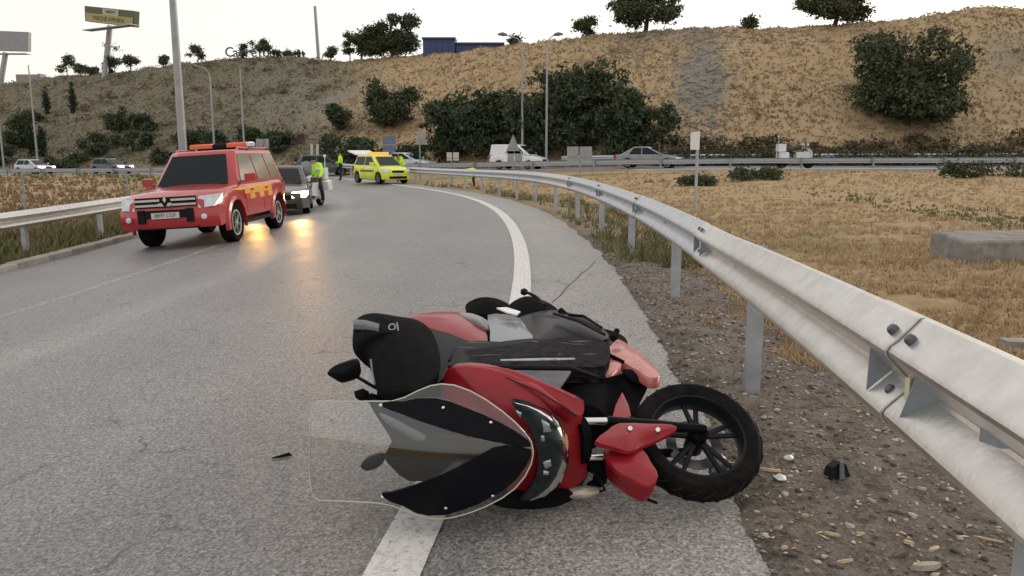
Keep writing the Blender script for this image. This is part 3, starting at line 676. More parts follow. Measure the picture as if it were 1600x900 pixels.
tag(stones('gravel', np.stack([X, Y, HG(X, Y) + sz * .15], 1), sz, mat('pale stones', (.42, .385, .34), .9, 0, .35, 30), .5), kind='stuff')
# dead leaves, bark and twigs too many to count
def flakes(name, X, Y, l, w, m):
    n = len(X); Z = HG(X, Y) + .006; a = RNG.uniform(0, 6.28, n); tl = RNG.uniform(-.35, .35, (n, 2)); d = np.stack([np.cos(a), np.sin(a), tl[:, 0]], 1); e = np.stack([-np.sin(a), np.cos(a), tl[:, 1]], 1); c = np.stack([X, Y, Z], 1); l = l[:, None]; w = w[:, None]
    co = np.stack([c - d * l, c + e * w - d * l * .3, c + d * l, c - e * w + d * l * .2], 1)
    co[:, 0, 2] = np.maximum(co[:, 0, 2], Z - .004); co[:, 2, 2] = np.maximum(co[:, 2, 2], Z - .004)
    return tag(fast_mesh(name, co.reshape(-1, 3), np.arange(n * 4).reshape(-1, 4), m), kind='stuff')
X, Y = shoulder(6500, -10, 2, -1.0, -3.2); flakes('dead_leaves', X, Y, .006 + .018 * RNG.random(len(X)) ** 2, .003 + .007 * RNG.random(len(X)), mat('dead leaves', (.15, .105, .07), .9, 0, .6, 30))
X, Y = shoulder(2000, -10, 0, -1.0, -3.2); flakes('dead_leaves', X, Y, .006 + .016 * RNG.random(len(X)) ** 2, .003 + .006 * RNG.random(len(X)), M_chip)
X, Y = shoulder(420, -10, 1, -1.1, -3.2); flakes('dead_twigs', X, Y, .02 + .05 * RNG.random(len(X)) ** 2, np.full(len(X), .0022), mat('grey twig', (.12, .095, .075), .9))
X, Y = shoulder(2600, -10, 3, -.9, -1.35); flakes('dead_leaves', X, Y, .005 + .012 * RNG.random(len(X)), .003 + .006 * RNG.random(len(X)), M_pebd)
def sliver(px, py, l, w, h, ang, m, name, label, cat, group=None):
    p = ground_hit(px, py); z = float(HG(np.array([p.x]), np.array([p.y]))[0]); mb = MB(); r = random.Random(px)
    pts = [(-l / 2, -w * .2), (-l * .3, -w / 2), (l * .2, -w * .45), (l / 2, w * .1), (l * .25, w / 2), (-l * .35, w * .4)]
    vs1 = [(x + r.uniform(-.1, .1) * w, y, -h * .5) for x, y in pts]; vs2 = [(x * .92, y * .85, h * .5 + r.uniform(0, .3) * h) for x, y in pts]
    mb.loft([vs1, vs2], 0, True, False); o = mb.build(name, m); o.location = (p.x, p.y, z + h * .55 + .004); o.rotation_euler = (r.uniform(-.15, .15), r.uniform(-.1, .1), ang); return tag(o, label, cat, group)
chips = [(1203, 741, .10, .014), (1420, 845, .05, .018), (1345, 832, .04, .015), (1258, 806, .05, .015), (1300, 838, .06, .014), (1461, 852, .055, .02), (1508, 768, .05, .022), (1412, 742, .04, .014), (1375, 726, .05, .014), (1480, 778, .04, .014), (1362, 786, .04, .012), (1545, 843, .09, .012), (1440, 765, .035, .013), (1335, 640, .035, .013), (1280, 700, .04, .012), (1250, 768, .045, .012), (1500, 842, .03, .014), (1390, 810, .03, .012), (1320, 880, .06, .014), (1225, 868, .045, .012), (1410, 690, .03, .012)]
CHIPL = ['longest thin pale wood stick, touching the front tyre', 'pale wood splinter just above the broad greyish wood piece', 'pale splinter low on the dirt, third below the black bracket', 'pale splinter below and left of the black bracket, near the asphalt', 'pale splinter between the asphalt edge and the grey twig', 'pale splinter right of the grey twig, above the broad wood piece', "pale flat splinter high on the dirt near the rail's lower edge", 'pale splinter up the slope, right of the black bracket', 'pale splinter right beside the black bracket', 'pale splinter right of the bracket, below the flat one by the rail', 'pale splinter straight below the black bracket', 'long pale splinter beside the last post at the right edge', 'small pale splinter between the bracket and the rail', 'small pale splinter above the bracket in the shade of the rail', 'small pale splinter between the tyre and the bracket', 'small pale splinter just below the white scraps', 'small pale splinter between the broad wood piece and the last post', 'small pale splinter below right of the bracket, left of the rail post', 'pale splinter lowest of all at the bottom of the photo', 'small pale splinter at the asphalt edge near the photo bottom', 'pale splinter highest up, under the rail joint']
for i, (x, y, l, w) in enumerate(chips):
    if i: l *= random.uniform(.55, 1.35); w *= random.uniform(.5, 1.15)
    sliver(x, y, l, w, random.uniform(.004, .010), random.uniform(-1.2, 1.2) if i else -.12, M_chip, 'wood_splinter', CHIPL[i], 'wood', 'pale wood splinters on the dirt shoulder')
sliver(1447, 882, .115, .032, .02, .05, mat('weathered wood', (.42, .38, .31), .9, 0, .3, 30), 'wood_chunk', 'broad greyish piece of wood at the bottom right, before the last post', 'wood')
sliver(1408, 862, .11, .014, .014, .5, mat('grey twig', (.20, .17, .14), .9), 'twig', 'grey curved twig lying against the broad wood piece', 'twig')
for x, y, l, lb in [(1232, 721, .028, 'crumpled white scrap on the dirt, the upper one by the tyre'), (1219, 753, .03, 'crumpled white scrap on the dirt, the lower one by the tyre stick')]:
    p = ground_hit(x, y); z = float(HG(np.array([p.x]), np.array([p.y]))[0]); mb = MB(); mb.ico((0, 0, 0), l, 0, (1, .7, .6), .4); o = mb.build('paper_scrap', M_white); o.location = (p.x, p.y, z + .012); tag(o, lb, 'litter')
# broken black plastic bracket on the dirt
p = ground_hit(1313, 748); z = float(HG(np.array([p.x]), np.array([p.y]))[0]); e = empty('broken_bracket', 'broken black plastic bracket lying on the dirt right of the tyre', 'debris', (p.x, p.y, z + .005), .3)
mb = MB(); mb.prism([(-.055, 0, 0), (.055, 0, 0), (.035, .01, .055), (.01, .015, .07), (-.03, .012, .05)], (0, .05, -.01)); mb.build('shell', M_black, e)
mb = MB(); mb.prism([(-.012, -.012, .0), (.016, -.012, .0), (.012, 0, .075), (-.006, 0, .075)], (0, .006, 0)); mb.build('clip', M_grey, e)
for x, y in [(441, 716), (455, 712)][:1]:
    p = ground_hit(x, y); mb = MB(); mb.tube([(-.045, -.012, .006), (0, 0, .012), (.03, .012, .016), (.04, .02, .008)], [.006, .014, .016, .006], 7, flat=.5); o = mb.build('rubber_scrap', M_matt); o.location = p; tag(o, 'small dark scrap lying on the open asphalt left of the windscreen', 'debris')
# concrete block in the field, and the slab edge with blue litter behind the near rail
p = ground_hit(1560, 408); e = empty('concrete_block', 'low weathered concrete block in the dry field at the right edge', 'concrete block', p, 0)
mb = MB(); mb.loft([[(-.62, -.22, -.15), (1.5, -.25, -.15), (1.5, .75, -.15), (-.58, .75, -.15)], [(-.60, -.2, .27), (1.5, -.22, .29), (1.5, .75, .33), (-.56, .75, .32)], [(-.57, -.17, .30), (1.48, -.19, .32), (1.48, .73, .36), (-.53, .73, .35)]], 0, True, False); mb.build('block', mat('old concrete', (.24, .225, .21), .95, 0, .35, 5, .5, 30), e)
p = ground_hit(1605, 548); mb = MB(); mb.box((.16, .06, .03), (.62, .14, .08), 0); o = mb.build('concrete_slab', M_concrete); o.location = p; o.rotation_euler = (0, 0, -.12); tag(o, 'pale flat concrete slab edge behind the near rail at the right edge', 'slab')
mb = MB(); 
for k in range(5): mb.ico((k * .05 - .05, random.uniform(-.01, .02), .03 + random.uniform(0, .03)), .06, 0, (1, .6, .6), .3)
o = mb.build('plastic_litter', mat('blue plastic', (.05, .07, .13), .4)); o.location = p + Vector((.04, -.1, .02)); o['kind'] = 'stuff'
# ------------------------------------------------------------------ vehicles
M_pred = paint('red paint', (.42, .022, .028)); M_pyel = paint('fluorescent yellow paint', (.70, .78, .04), .4); M_pdark = paint('dark bronze paint', (.035, .028, .026), .28); M_psil = paint('silver grey paint', (.20, .21, .23), .3)
M_pwhite = paint('white car paint', (.70, .72, .74), .35); M_pnavy = paint('dark blue grey paint', (.045, .055, .07), .3); M_plight = paint('light silver paint', (.50, .53, .57), .3)
M_seam = mat('shut line', (.01, .01, .01), .8); M_lit = mat('lit headlamp', (.9, .85, .7), .3, emit=(1, .80, .45), estr=9); M_litw = mat('lit white headlamp', (.9, .9, .85), .3, emit=(1, .93, .8), estr=2.2)
M_amber = mat('amber beacon', (.75, .10, .015), .25, coat=.6); M_amberlit = mat('lit amber beacon', (.9, .35, .05), .3, emit=(1, .45, .06), estr=.45)
M_plate = mat('plate white', (.55, .55, .53), .5); M_ink = mat('plate ink', (.03, .03, .04), .6); M_yel = mat('yellow reflective tape', (.78, .36, .05), .4, 0, .08); M_redtape = mat('red reflective tape', (.50, .03, .02), .4, 0, .08)
def text_obj(name, txt, size, m, parent, loc, rot, ext=.002, bold=0):
    cu = bpy.data.curves.new(name, 'FONT'); cu.body = txt; cu.size = size; cu.extrude = ext; cu.align_x = 'CENTER'; cu.align_y = 'CENTER'; cu.offset = bold; cu.resolution_u = 3
    t = bpy.data.objects.new(name, cu); COL.objects.link(t); bpy.context.view_layer.update()
    me = bpy.data.meshes.new_from_object(t.evaluated_get(bpy.context.evaluated_depsgraph_get())); bpy.data.objects.remove(t); me.materials.clear(); me.materials.append(m)
    o = bpy.data.objects.new(name, me); COL.objects.link(o); o.parent = parent; o.location = loc; o.rotation_euler = rot; return o
def wheel(parent, x, y, r, w, out, rimm=M_alloy, spokes=5, n=28):
    """axle along local Y; out = +1/-1 outer side"""
    k = r * .66
    mb = MB(); mb.lathe([(k, -w * .42), (r * .9, -w * .5), (r * .975, -w * .40), (r, -w * .25), (r, w * .25), (r * .975, w * .40), (r * .9, w * .5), (k, w * .42)], (x, y, r), (0, out, 0), n, closed=True)
    t = mb.build('wheel', M_tyre, parent)
    mb = MB(); c = Vector((x, y, r))
    mb.lathe([(k, w * .42), (k * .93, w * .44), (k * .88, w * .30), (k * .85, -w * .1), (0, -w * .1), ], c, (0, out, 0), n, 1)
    mb.lathe([(k * 1.0, w * .40), (k * 1.0, w * .45), (k * .88, w * .45), (k * .86, w * .38)], c, (0, out, 0), n, 0, closed=False)
    for s_ in range(spokes):
        a = 2 * math.pi * s_ / spokes + .3; d = Vector((math.cos(a), 0, math.sin(a))); p = Vector((-d.z, 0, d.x))
        q = [c + d * k * .12 + p * k * .17, c + d * k * .93 + p * k * .12, c + d * k * .93 - p * k * .12, c + d * k * .12 - p * k * .17]
        mb.prism([v + Vector((0, out * w * .22, 0)) for v in q], (0, out * w * .2, 0), 0)
    mb.lathe([(k * .2, w * .2), (k * .2, w * .46), (0, w * .47)], c, (0, out, 0), 12, 0)
    mb.build('rim', [rimm, M_black], t); return t
def interp(pts, x):
    a = np.array(pts, float); return float(np.interp(x, a[:, 0], a[:, 1]))
def car(name, label, cat, loc, rz, p, roll=0, pitch=0, group=None):
    e = empty(name, label, cat, loc, rot=(roll, pitch, rz)); 
    if group: e['group'] = group
    L, W, body = p['L'], p['W'], p['paint']; wx = p['wx']; r = p['r']; ra = r * 1.17
    st = list(np.linspace(-L / 2, L / 2, int(L / .09)))
    for x in wx: st += [x - ra, x - ra + .001, x + ra, x + ra - .001]
    st = sorted(set(st)); rings = []
    def sect(x, k=1, dz=0):
        ed = min(L / 2 - abs(x), .6) / .6; w = W / 2 * (.80 + .20 * (1 - (1 - ed) ** 2.2)) * k
        zt = interp(p['top'], x) - dz; zb = interp(p['bot'], x) + dz
        for xw in wx:
            if abs(x - xw) < ra: zb = max(zb, r + math.sqrt(ra * ra - (x - xw) ** 2))
        h = zt - zb; crown = p.get('crown', .03)
        half = [(0, zb), (w * .92, zb), (w * .99, zb + h * .07), (w, zb + h * .42), (w * .985, zb + h * .74), (w * .955, zb + h * .93), (w * .88, zt), (w * .5, zt + crown * .7), (0, zt + crown)]
        return [(x, y, z) for y, z in half] + [(x, -y, z) for y, z in reversed(half[1:-1])]
    for x in st: rings.append(sect(x))
    fr = sect(L / 2, .93, .03); rr = sect(-L / 2, .93, .03)
    rings = [[(q[0] - .05, q[1], q[2]) for q in rr]] + rings + [[(q[0] + .05, q[1], q[2]) for q in fr]]
    mb = MB(); mb.loft(rings); bo = mb.build('body', body, e, 48)
    # cabin
    zb_, zr = p['belt'], p['H']; b0, t0, t1, b1 = p['cab']      # rear base, rear top, front top, front base
    wb, wr = W / 2 * .925, W / 2 * p.get('tumble', .76)
    def ring(xa, xb, w, z, c=.10): return [(xa, -w + c, z), (xa, w - c, z), (xa + c * 1.2, w, z), (xb - c * 1.6, w, z), (xb, w - c * 2.2, z), (xb, -w + c * 2.2, z), (xb - c * 1.6, -w, z), (xa + c * 1.2, -w, z)]
    mb = MB(); mb.loft([ring(b0, b1, wb, zb_ - .05), ring(t0, t1, wr, zr - .05), ring(t0 + .05, t1 - .07, wr * .955, zr - .012), ring(t0 + .35, t1 - .4, wr * .6, zr)]); cb = mb.build('cabin', p.get('roofm', body), e, 30)
    bv = cb.modifiers.new('bevel', 'BEVEL'); bv.width = .035; bv.segments = 3; bv.limit_method = 'ANGLE'; bv.angle_limit = R_(25)
    zA, zB = zb_ - .05, zr - .05
    def side(x, t, s_): return Vector((x, s_ * (wb + (wr - wb) * t + .006), zA + (zB - zA) * t))
    for s_ in (1, -1):
        for (xa0, xa1, xb0, xb1) in p['win']:
            P = [side(xa0, .10, s_), side(xb0, .10, s_), side(xb1, .93, s_), side(xa1, .93, s_)]
            mb = MB(); mb.prism(P, (0, s_ * .006, .002)); mb.build('side_window', p.get('sglass', M_glass), e)
    def endp(y, t, f):
        xb, xt = (b1, t1) if f > 0 else (b0, t0); w = wb + (wr - wb) * t
        return Vector((xb + (xt - xb) * t + f * .008, y * (w - (.13 if f > 0 else .12)), zA + (zB - zA) * t))
    mb = MB(); mb.prism([endp(-1, .08, 1), endp(1, .08, 1), endp(1, .93, 1), endp(-1, .93, 1)], (.006, 0, .004)); mb.build('windscreen', M_glass, e)
    mb = MB(); mb.prism([endp(-1, .2, -1), endp(1, .2, -1), endp(1, .9, -1), endp(-1, .9, -1)], (-.006, 0, .004)); mb.build('rear_window', M_glass, e)
    for xw in wx:
        for s_ in (1, -1): wheel(e, xw, s_ * (W / 2 - p.get('ww', .2) * .5 - .005), r, p.get('ww', .2), s_, p.get('rim', M_alloy), p.get('spokes', 5))
    xf = L / 2 + .05
    for s_ in (1, -1):     # head and tail lamps wrap the corners
        hz0, hz1, hy0, hy1, hb = p['head']; w0 = W / 2 * .955
        A = [(xf - .01, s_ * hy0, hz0), (xf - .01, s_ * hy0, hz1), (xf - .09, s_ * hy1, hz1 + .02), (xf - .06, s_ * hy1, hz0 + .02)]
        B = [(xf + .012, s_ * hy0, hz0), (xf - .03, s_ * hy0, hz1), (xf - .10, s_ * hy1 * 1.005, hz1 + .02), (xf - .06, s_ * hy1 * 1.005, hz0 + .02)]
        w1 = W / 2 * .985
        mb = MB(); V = [(xf + .012, s_ * hy0, hz0), (xf - .02, s_ * hy0, hz1), (xf - .10, s_ * hy1, hz1 + .025), (xf - .05, s_ * hy1, hz0 + .015), (xf - hb, s_ * (w1 + .004), hz1 + .03), (xf - hb * .8, s_ * (w1 + .006), hz0 + .08),
                          (xf - .3, s_ * hy0 * .95, hz0), (xf - .3, s_ * hy0 * .95, hz1 - .02)]
        F = [(0, 3, 2, 1), (3, 5, 4, 2), (0, 1, 7, 6), (1, 2, 4, 7), (0, 6, 5, 3), (4, 5, 6, 7)]
        mb.add(V, [f if s_ > 0 else f[::-1] for f in F]); mb.build('headlight', p.get('headm', M_lens), e)
        mb = MB(); z = p.get('tailz', zb_ - .18); mb.box((-L / 2 - .02, s_ * W * .40, z), (.14, .12, .26)); mb.build('tail_light', mat('tail lamp', (.35, .015, .015), .2, coat=.5), e)
        mb = MB(); xm = b1 - .42; zm = zb_ + .07
        mb.loft([[(xm + .08, s_ * (W / 2 + .02), zm - .07), (xm + .08, s_ * (W / 2 + .02), zm + .10), (xm + .06, s_ * (W / 2 + .23), zm + .10), (xm + .06, s_ * (W / 2 + .23), zm - .05)], [(xm - .03, s_ * (W / 2 + .03), zm - .08), (xm - .03, s_ * (W / 2 + .03), zm + .11), (xm - .03, s_ * (W / 2 + .25), zm + .11), (xm - .03, s_ * (W / 2 + .25), zm - .06)]], 0, True, False)
        mb.box((xm + .02, s_ * (W / 2 - .03), zm - .05), (.06, .14, .04)); mb.build('door_mirror', body if p.get('mirr', 1) else M_black, e)
    gz0, gz1, gw = p['grille']; mb = MB(); mb.box((xf + .0, 0, (gz0 + gz1) / 2), (.03, gw, gz1 - gz0)); mb.build('grille', M_black, e)
    mb = MB(); mb.box((xf + .004, 0, p['bump'] + .0), (.03, W * .62, .13)); mb.build('lower_intake', M_black, e)
    mb = MB(); mb.box((xf + .02, 0, p['plz']), (.012, .52, .11)); pl = mb.build('number_plate', M_plate, e)
    if p.get('plate'): text_obj('plate_lettering', p['plate'], .095, M_ink, pl, (xf + .0275, 0, p['plz']), (R_(90), 0, R_(90)), .001)
    for s_ in (1, -1):
        for x in p['seams']:
            mb = MB(); pts = [(x, z) for z in np.linspace(.42, zb_ - .07, 6)]
            for i in range(5):
                a, b = sect(x), None
                def wy(z):
                    sec = sorted([(q[2], q[1]) for q in sect(x)[:9]]); return float(np.interp(z, [q[0] for q in sec[1:7]], [q[1] for q in sec[1:7]]))
                z0, z1 = pts[i][1], pts[i + 1][1]; mb.prism([(x - .006, s_ * (wy(z0) - .004), z0), (x + .006, s_ * (wy(z0) - .004), z0), (x + .006, s_ * (wy(z1) - .004), z1), (x - .006, s_ * (wy(z1) - .004), z1)], (0, s_ * .007, 0))
            mb.build('door_seam', M_seam, e)
        for x in p.get('hand', []):
            mb = MB(); mb.box((x, s_ * (W / 2 * .985 + .012), zb_ - .16), (.17, .03, .035)); mb.build('door_handle', p.get('handm', body), e)
    return e
# --- the red fire-service off-roader
suvP = dict(L=4.72, W=1.86, H=1.84, paint=M_pred, wx=(1.39, -1.39), r=.385, ww=.26, spokes=6,
            top=[(-2.4, 1.10), (-1.9, 1.14), (1.05, 1.13), (1.5, 1.10), (2.05, 1.04), (2.36, .94)], bot=[(-2.4, .55), (-1.9, .46), (-.9, .42), (.9, .42), (1.9, .42), (2.36, .40)], crown=.045,
            belt=1.15, cab=(-2.33, -2.12, .52, 1.12), tumble=.72, win=[(-1.98, -1.92, -1.33, -1.30), (-1.25, -1.22, -.42, -.44), (-.34, -.36, .72, .34)],
            head=(.76, .97, .60, .86, .42), grille=(.80, .99, 1.14), bump=.46, plz=.66, seams=(-1.28, -.38, .72), hand=(-.62, .32), tailz=.95, sglass=mat('mirrored side glass', (.62, .56, .46), .12, .8))
SX, SY = -6.32, 15.85 + 1.39
suv_z = Hs(-6.5, 17.2)
suv = car('off_road_car', 'red off-road car with amber roof light bar and yellow chequered flank', 'car', (SX, SY, suv_z - .0), R_(-90.5), suvP, roll=R_(0))
suv.rotation_euler = (0, 0, 0)
_m = Matrix.Rotation(R_(3.4), 4, 'Y') @ Matrix.Rotation(R_(-90.5), 4, 'Z')
suv.rotation_euler = (Matrix.Rotation(R_(-3.4), 4, 'Y') @ Matrix.Rotation(R_(-90.5), 4, 'Z')).to_euler()
xf = 2.41
mb = MB(); rings = []
for y in np.linspace(-.93, .93, 21):
    e_ = abs(y) / .93; x_ = xf + .055 - .30 * max(0, e_ - .55) ** 1.6 * 1.9; d_ = .30
    rings.append([(x_ - d_, y, .43), (x_ - .05, y, .40), (x_ - .005, y, .47), (x_, y, .58), (x_ - .005, y, .73), (x_ - .045, y, .785), (x_ - d_, y, .80)])
mb.loft(rings); mb.build('bumper', M_pred, suv, 50)
mb = MB(); mb.box((xf + .09, 0, .655), (.012, .52, .11)); pl = mb.build('front_plate', M_plate, suv); text_obj('plate_lettering', '8897 CGF', .095, M_ink, pl, (xf + .0975, 0, .655), (R_(90), 0, R_(90)), .001)
for z in (.845, .935):
    for s_ in (1, -1):
        mb = MB(); mb.box((xf + .015, s_ * .335, z), (.03, .46, .04)); mb.build('grille_bar', M_chrome, suv)
for (y, z, a) in [(0, .945, 0), (-.075, .852, 60), (.075, .852, -60)]:
    mb = MB(); h, w = .062, .036
    pr = [(0, h), (w, 0), (0, -h), (-w, 0)]; an = R_(a); pr = [(u * math.cos(an) - q * math.sin(an), u * math.sin(an) + q * math.cos(an)) for u, q in pr]
    mb.prism([(xf + .03, y + u, z + q) for u, q in pr], (.02, 0, 0)); mb.build('emblem_diamond', M_chrome, suv)
mb = MB(); mb.box((xf + .068, 0, .68), (.03, .80, .15)); mb.build('bumper_insert', M_black, suv)
for s_ in (1, -1):
    mb = MB(); mb.box((xf + .075, s_ * .45, .645), (.05, .13, .25)); mb.build('bumper_guard', M_black, suv)
    mb = MB(); mb.lathe([(.0, .03), (.05, .025), (.055, 0)], (xf + .055, s_ * .70, .60), (1, s_ * .25, 0), 14); mb.build('fog_lamp', M_lens, suv)
    # roof rail, sill step, flared arches
    mb = MB(); mb.tube([(-1.9, s_ * .635, 1.80), (-1.8, s_ * .635, 1.86), (.1, s_ * .635, 1.865), (.2, s_ * .635, 1.80)], .02, 8); mb.build('roof_rail', M_pred, suv)
    mb = MB(); mb.box((0, s_ * .87, .37), (1.75, .16, .07)); mb.build('sill_step', M_black, suv)
    for xw in suvP['wx']:
        mb = MB(); rings = []
        for t in np.linspace(R_(-12), R_(192), 15):
            c_, s2 = math.cos(t), math.sin(t); rr = .455
            rings.append([(xw + c_ * (rr - .0), s_ * .90, .385 + s2 * rr), (xw + c_ * rr, s_ * .965, .385 + s2 * rr), (xw + c_ * (rr + .07), s_ * .945, .385 + s2 * (rr + .07)), (xw + c_ * (rr + .09), s_ * .88, .385 + s2 * (rr + .09))])
        mb.loft(rings, 0, True, True); mb.build('wheel_arch', M_pred, suv, 30)
    # chequer band on the flank
    for i, x in enumerate(np.arange(.78, -1.02, -.30)):
        for j in range(2):
            z0 = .80 + j * .115; yb = .932 + .003 - (.010 if j else 0)
            mb = MB(); mb.prism([(x, s_ * yb, z0), (x - .297, s_ * yb, z0), (x - .297, s_ * (yb - .006), z0 + .112), (x, s_ * (yb - .006), z0 + .112)], (0, s_ * .004, 0)); mb.build('chequer_panel', M_yel if (i % 2 == 1 or j == 1) else M_redtape, suv)
    mb = MB(); mb.prism([(1.05, s_ * .925, 1.00), (-1.0, s_ * .917, 1.035), (-1.0, s_ * .905, 1.09), (1.55, s_ * .91, 1.045)], (0, s_ * .006, 0)); mb.build('flank_stripe', M_yel, suv)
mb = MB(); mb.box((-.75, 0, 1.875), (.22, 1.02, .05)); mb.build('light_bar_base', M_black, suv)
for y0, y1, m in ((-.66, -.16, M_amber), (-.15, .15, M_black), (.16, .60, M_amber), (.605, .70, M_lens)):
    mb = MB(); yc, hw = (y0 + y1) / 2, (y1 - y0) / 2
    mb.loft([[(-.9, y0, 1.90), (-.6, y0, 1.90), (-.6, y1, 1.90), (-.9, y1, 1.90)], [(-.9, y0, 1.97), (-.6, y0, 1.97), (-.6, y1, 1.97), (-.9, y1, 1.97)], [(-.86, y0 + .03, 2.0), (-.64, y0 + .03, 2.0), (-.64, y1 - .03, 2.0), (-.86, y1 - .03, 2.0)]], 0, True, False)
    mb.build('light_bar_lens', m, suv)
mb = MB(); mb.tube([(-2.05, .5, 1.83), (-2.2, .5, 2.0)], .006, 6); mb.build('aerial', M_black, suv)

# --- dark saloon with its headlamps on, behind the off-roader
sedP = dict(L=4.3, W=1.76, H=1.44, paint=M_pdark, wx=(1.32, -1.30), r=.31, top=[(-2.2, .88), (-1.6, .93), (.8, .92), (1.5, .84), (2.15, .70)], bot=[(-2.2, .36), (-1.8, .24), (1.7, .22), (2.15, .24)],
            belt=.93, cab=(-1.65, -.95, .25, 1.05), win=[(-1.02, -.85, -.38, -.38), (-.30, -.32, .68, .12)], head=(.56, .72, .42, .80, .4), grille=(.50, .64, .8), bump=.33, plz=.44, seams=(-.34, .75), hand=(-.5, .42), headm=M_lit, tumble=.74)
dx, dy = -7.15, 25.0
dark = car('saloon_car', 'dark saloon with glowing headlamps right behind the red off-road car', 'car', (dx, dy, Hs(dx, dy)), R_(-78), sedP)
for s_ in (1, -1):
    ld = bpy.data.lights.new('headlamp_light', 'SPOT'); ld.energy = 170; ld.color = (1, .52, .16); ld.spot_size = R_(34); ld.spot_blend = 1.0; ld.shadow_soft_size = .07
    lo = bpy.data.objects.new('headlamp_light', ld); COL.objects.link(lo); lo.parent = dark; lo.location = (2.34, s_ * .62, .65); lo.rotation_euler = (R_(89), 0, R_(-90))

# --- yellow ambulance hatchback with its tailgate up
yelP = dict(L=3.75, W=1.74, H=1.56, paint=M_pyel, wx=(1.22, -1.22), r=.31, top=[(-1.9, .98), (-1.2, 1.0), (.9, .98), (1.4, .90), (1.9, .74)], bot=[(-1.9, .36), (-1.5, .24), (1.5, .22), (1.9, .24)],
            belt=1.0, cab=(-1.80, -1.55, .35, 1.25), win=[(-1.5, -1.38, -.42, -.45), (-.34, -.37, .86, .22)], head=(.62, .80, .42, .78, .42), grille=(.62, .74, .72), bump=.36, plz=.50, seams=(-.38, .8), hand=(-.55, .4), headm=M_pyel if 0 else M_lens, rim=M_galvd, tumble=.74)
yx, yy = -7.35, 45.2
yel = car('hatchback', 'fluorescent yellow ambulance hatchback with raised tailgate, parked at the end of the rail', 'car', (yx, yy, Hs(yx, yy)), R_(-52), yelP)
mb = MB(); mb.loft([[(-1.60, -.66, 1.54), (-1.60, .66, 1.54), (-1.60, .66, 1.60), (-1.60, -.66, 1.60)], [(-2.55, -.70, 1.74), (-2.55, .70, 1.74), (-2.55, .70, 1.82), (-2.55, -.70, 1.82)]], 0, True, False); tg = mb.build('tailgate', M_pwhite, yel)
mb = MB(); mb.box((-2.0, 0, 1.605), (.55, 1.1, .012), 0, Matrix.Rotation(R_(12), 3, 'Y')); mb.build('tailgate_glass', M_glass, tg)
for i, y in enumerate((-.42, 0, .42)):
    mb = MB(); mb.loft([[(-.35, y - .2, 1.57), (-.1, y - .2, 1.57), (-.1, y + .2, 1.57), (-.35, y + .2, 1.57)], [(-.33, y - .18, 1.72), (-.12, y - .18, 1.72), (-.12, y + .18, 1.72), (-.33, y + .18, 1.72)]], 0, True, False); mb.build('roof_beacon', M_amberlit, yel)
for s_ in (1, -1):
    mb = MB(); mb.box((-.0, s_ * .875, .70), (1.5, .008, .10)); mb.build('side_stripe', mat('navy tape', (.08, .10, .16), .5), yel)

# --- traffic on the motorway
def mcar(name, label, px, v, P, flip=0, group='traffic on the motorway'):
    a = (px - 800) / FPX; Y = 60.0
    for _ in range(40): Y = .5 * Y + .5 * float(YM(a * Y) + v)
    x = a * Y; d = math.atan2(float(YM(x + 1) - YM(x - 1)), 2)
    return car(name, label, 'car', (x, Y, float(ZM(x)) + .004), d + flip, P, group=group)
def P_(base, **k): q = dict(base); q.update(k); return q
hatP = P_(yelP, L=4.0, H=1.47, paint=M_pnavy, belt=.95, top=[(-2, .92), (-1.2, .95), (.8, .93), (1.5, .84), (2, .68)], cab=(-1.9, -1.5, .15, 1.1), win=[(-1.55, -1.35, -.5, -.5), (-.42, -.42, .7, .05)], headm=M_litw, mirr=1, tumble=.74)
silP = P_(sedP, L=4.5, H=1.45, paint=M_psil, headm=M_lens, wx=(1.38, -1.32), cab=(-1.95, -1.0, .1, 1.3), win=[(-1.25, -.95, -.42, -.42), (-.34, -.36, .85, 0)], rim=M_chrome)
mcar('saloon_car', 'silver grey saloon on the motorway, near the post-mounted white sign', 1012, 5.0, silP)
vanP = P_(hatP, L=4.2, W=1.8, H=1.85, paint=M_pwhite, belt=1.1, top=[(-2.1, 1.08), (.9, 1.06), (1.5, .98), (2.1, .8)], cab=(-2.08, -1.98, .35, 1.35), win=[(-.42, -.42, .95, .2)], headm=M_lens, tumble=.82)
mcar('small_van', 'white small van on the motorway, half behind the triangular and square sign backs', 810, 6.5, vanP)
mcar('saloon_car', 'pale silver saloon on the motorway, just right of the yellow car', 638, 6.0, P_(silP, paint=M_plight))
mcar('hatchback', 'dark hatchback with white headlights on the motorway at the left', 181, 6.0, hatP)
mcar('hatchback', 'white hatchback at the far left of the motorway', 62, 6.0, P_(hatP, paint=M_plight))
# white estate tail showing between the officer and the yellow car
wx_, wy_ = -13.6, 58.0
car('estate_car', 'dark car half hidden between the motorbike officer and the yellow car', 'car', (wx_, wy_, Hs(wx_, wy_)), R_(20), P_(hatP, headm=M_lens))

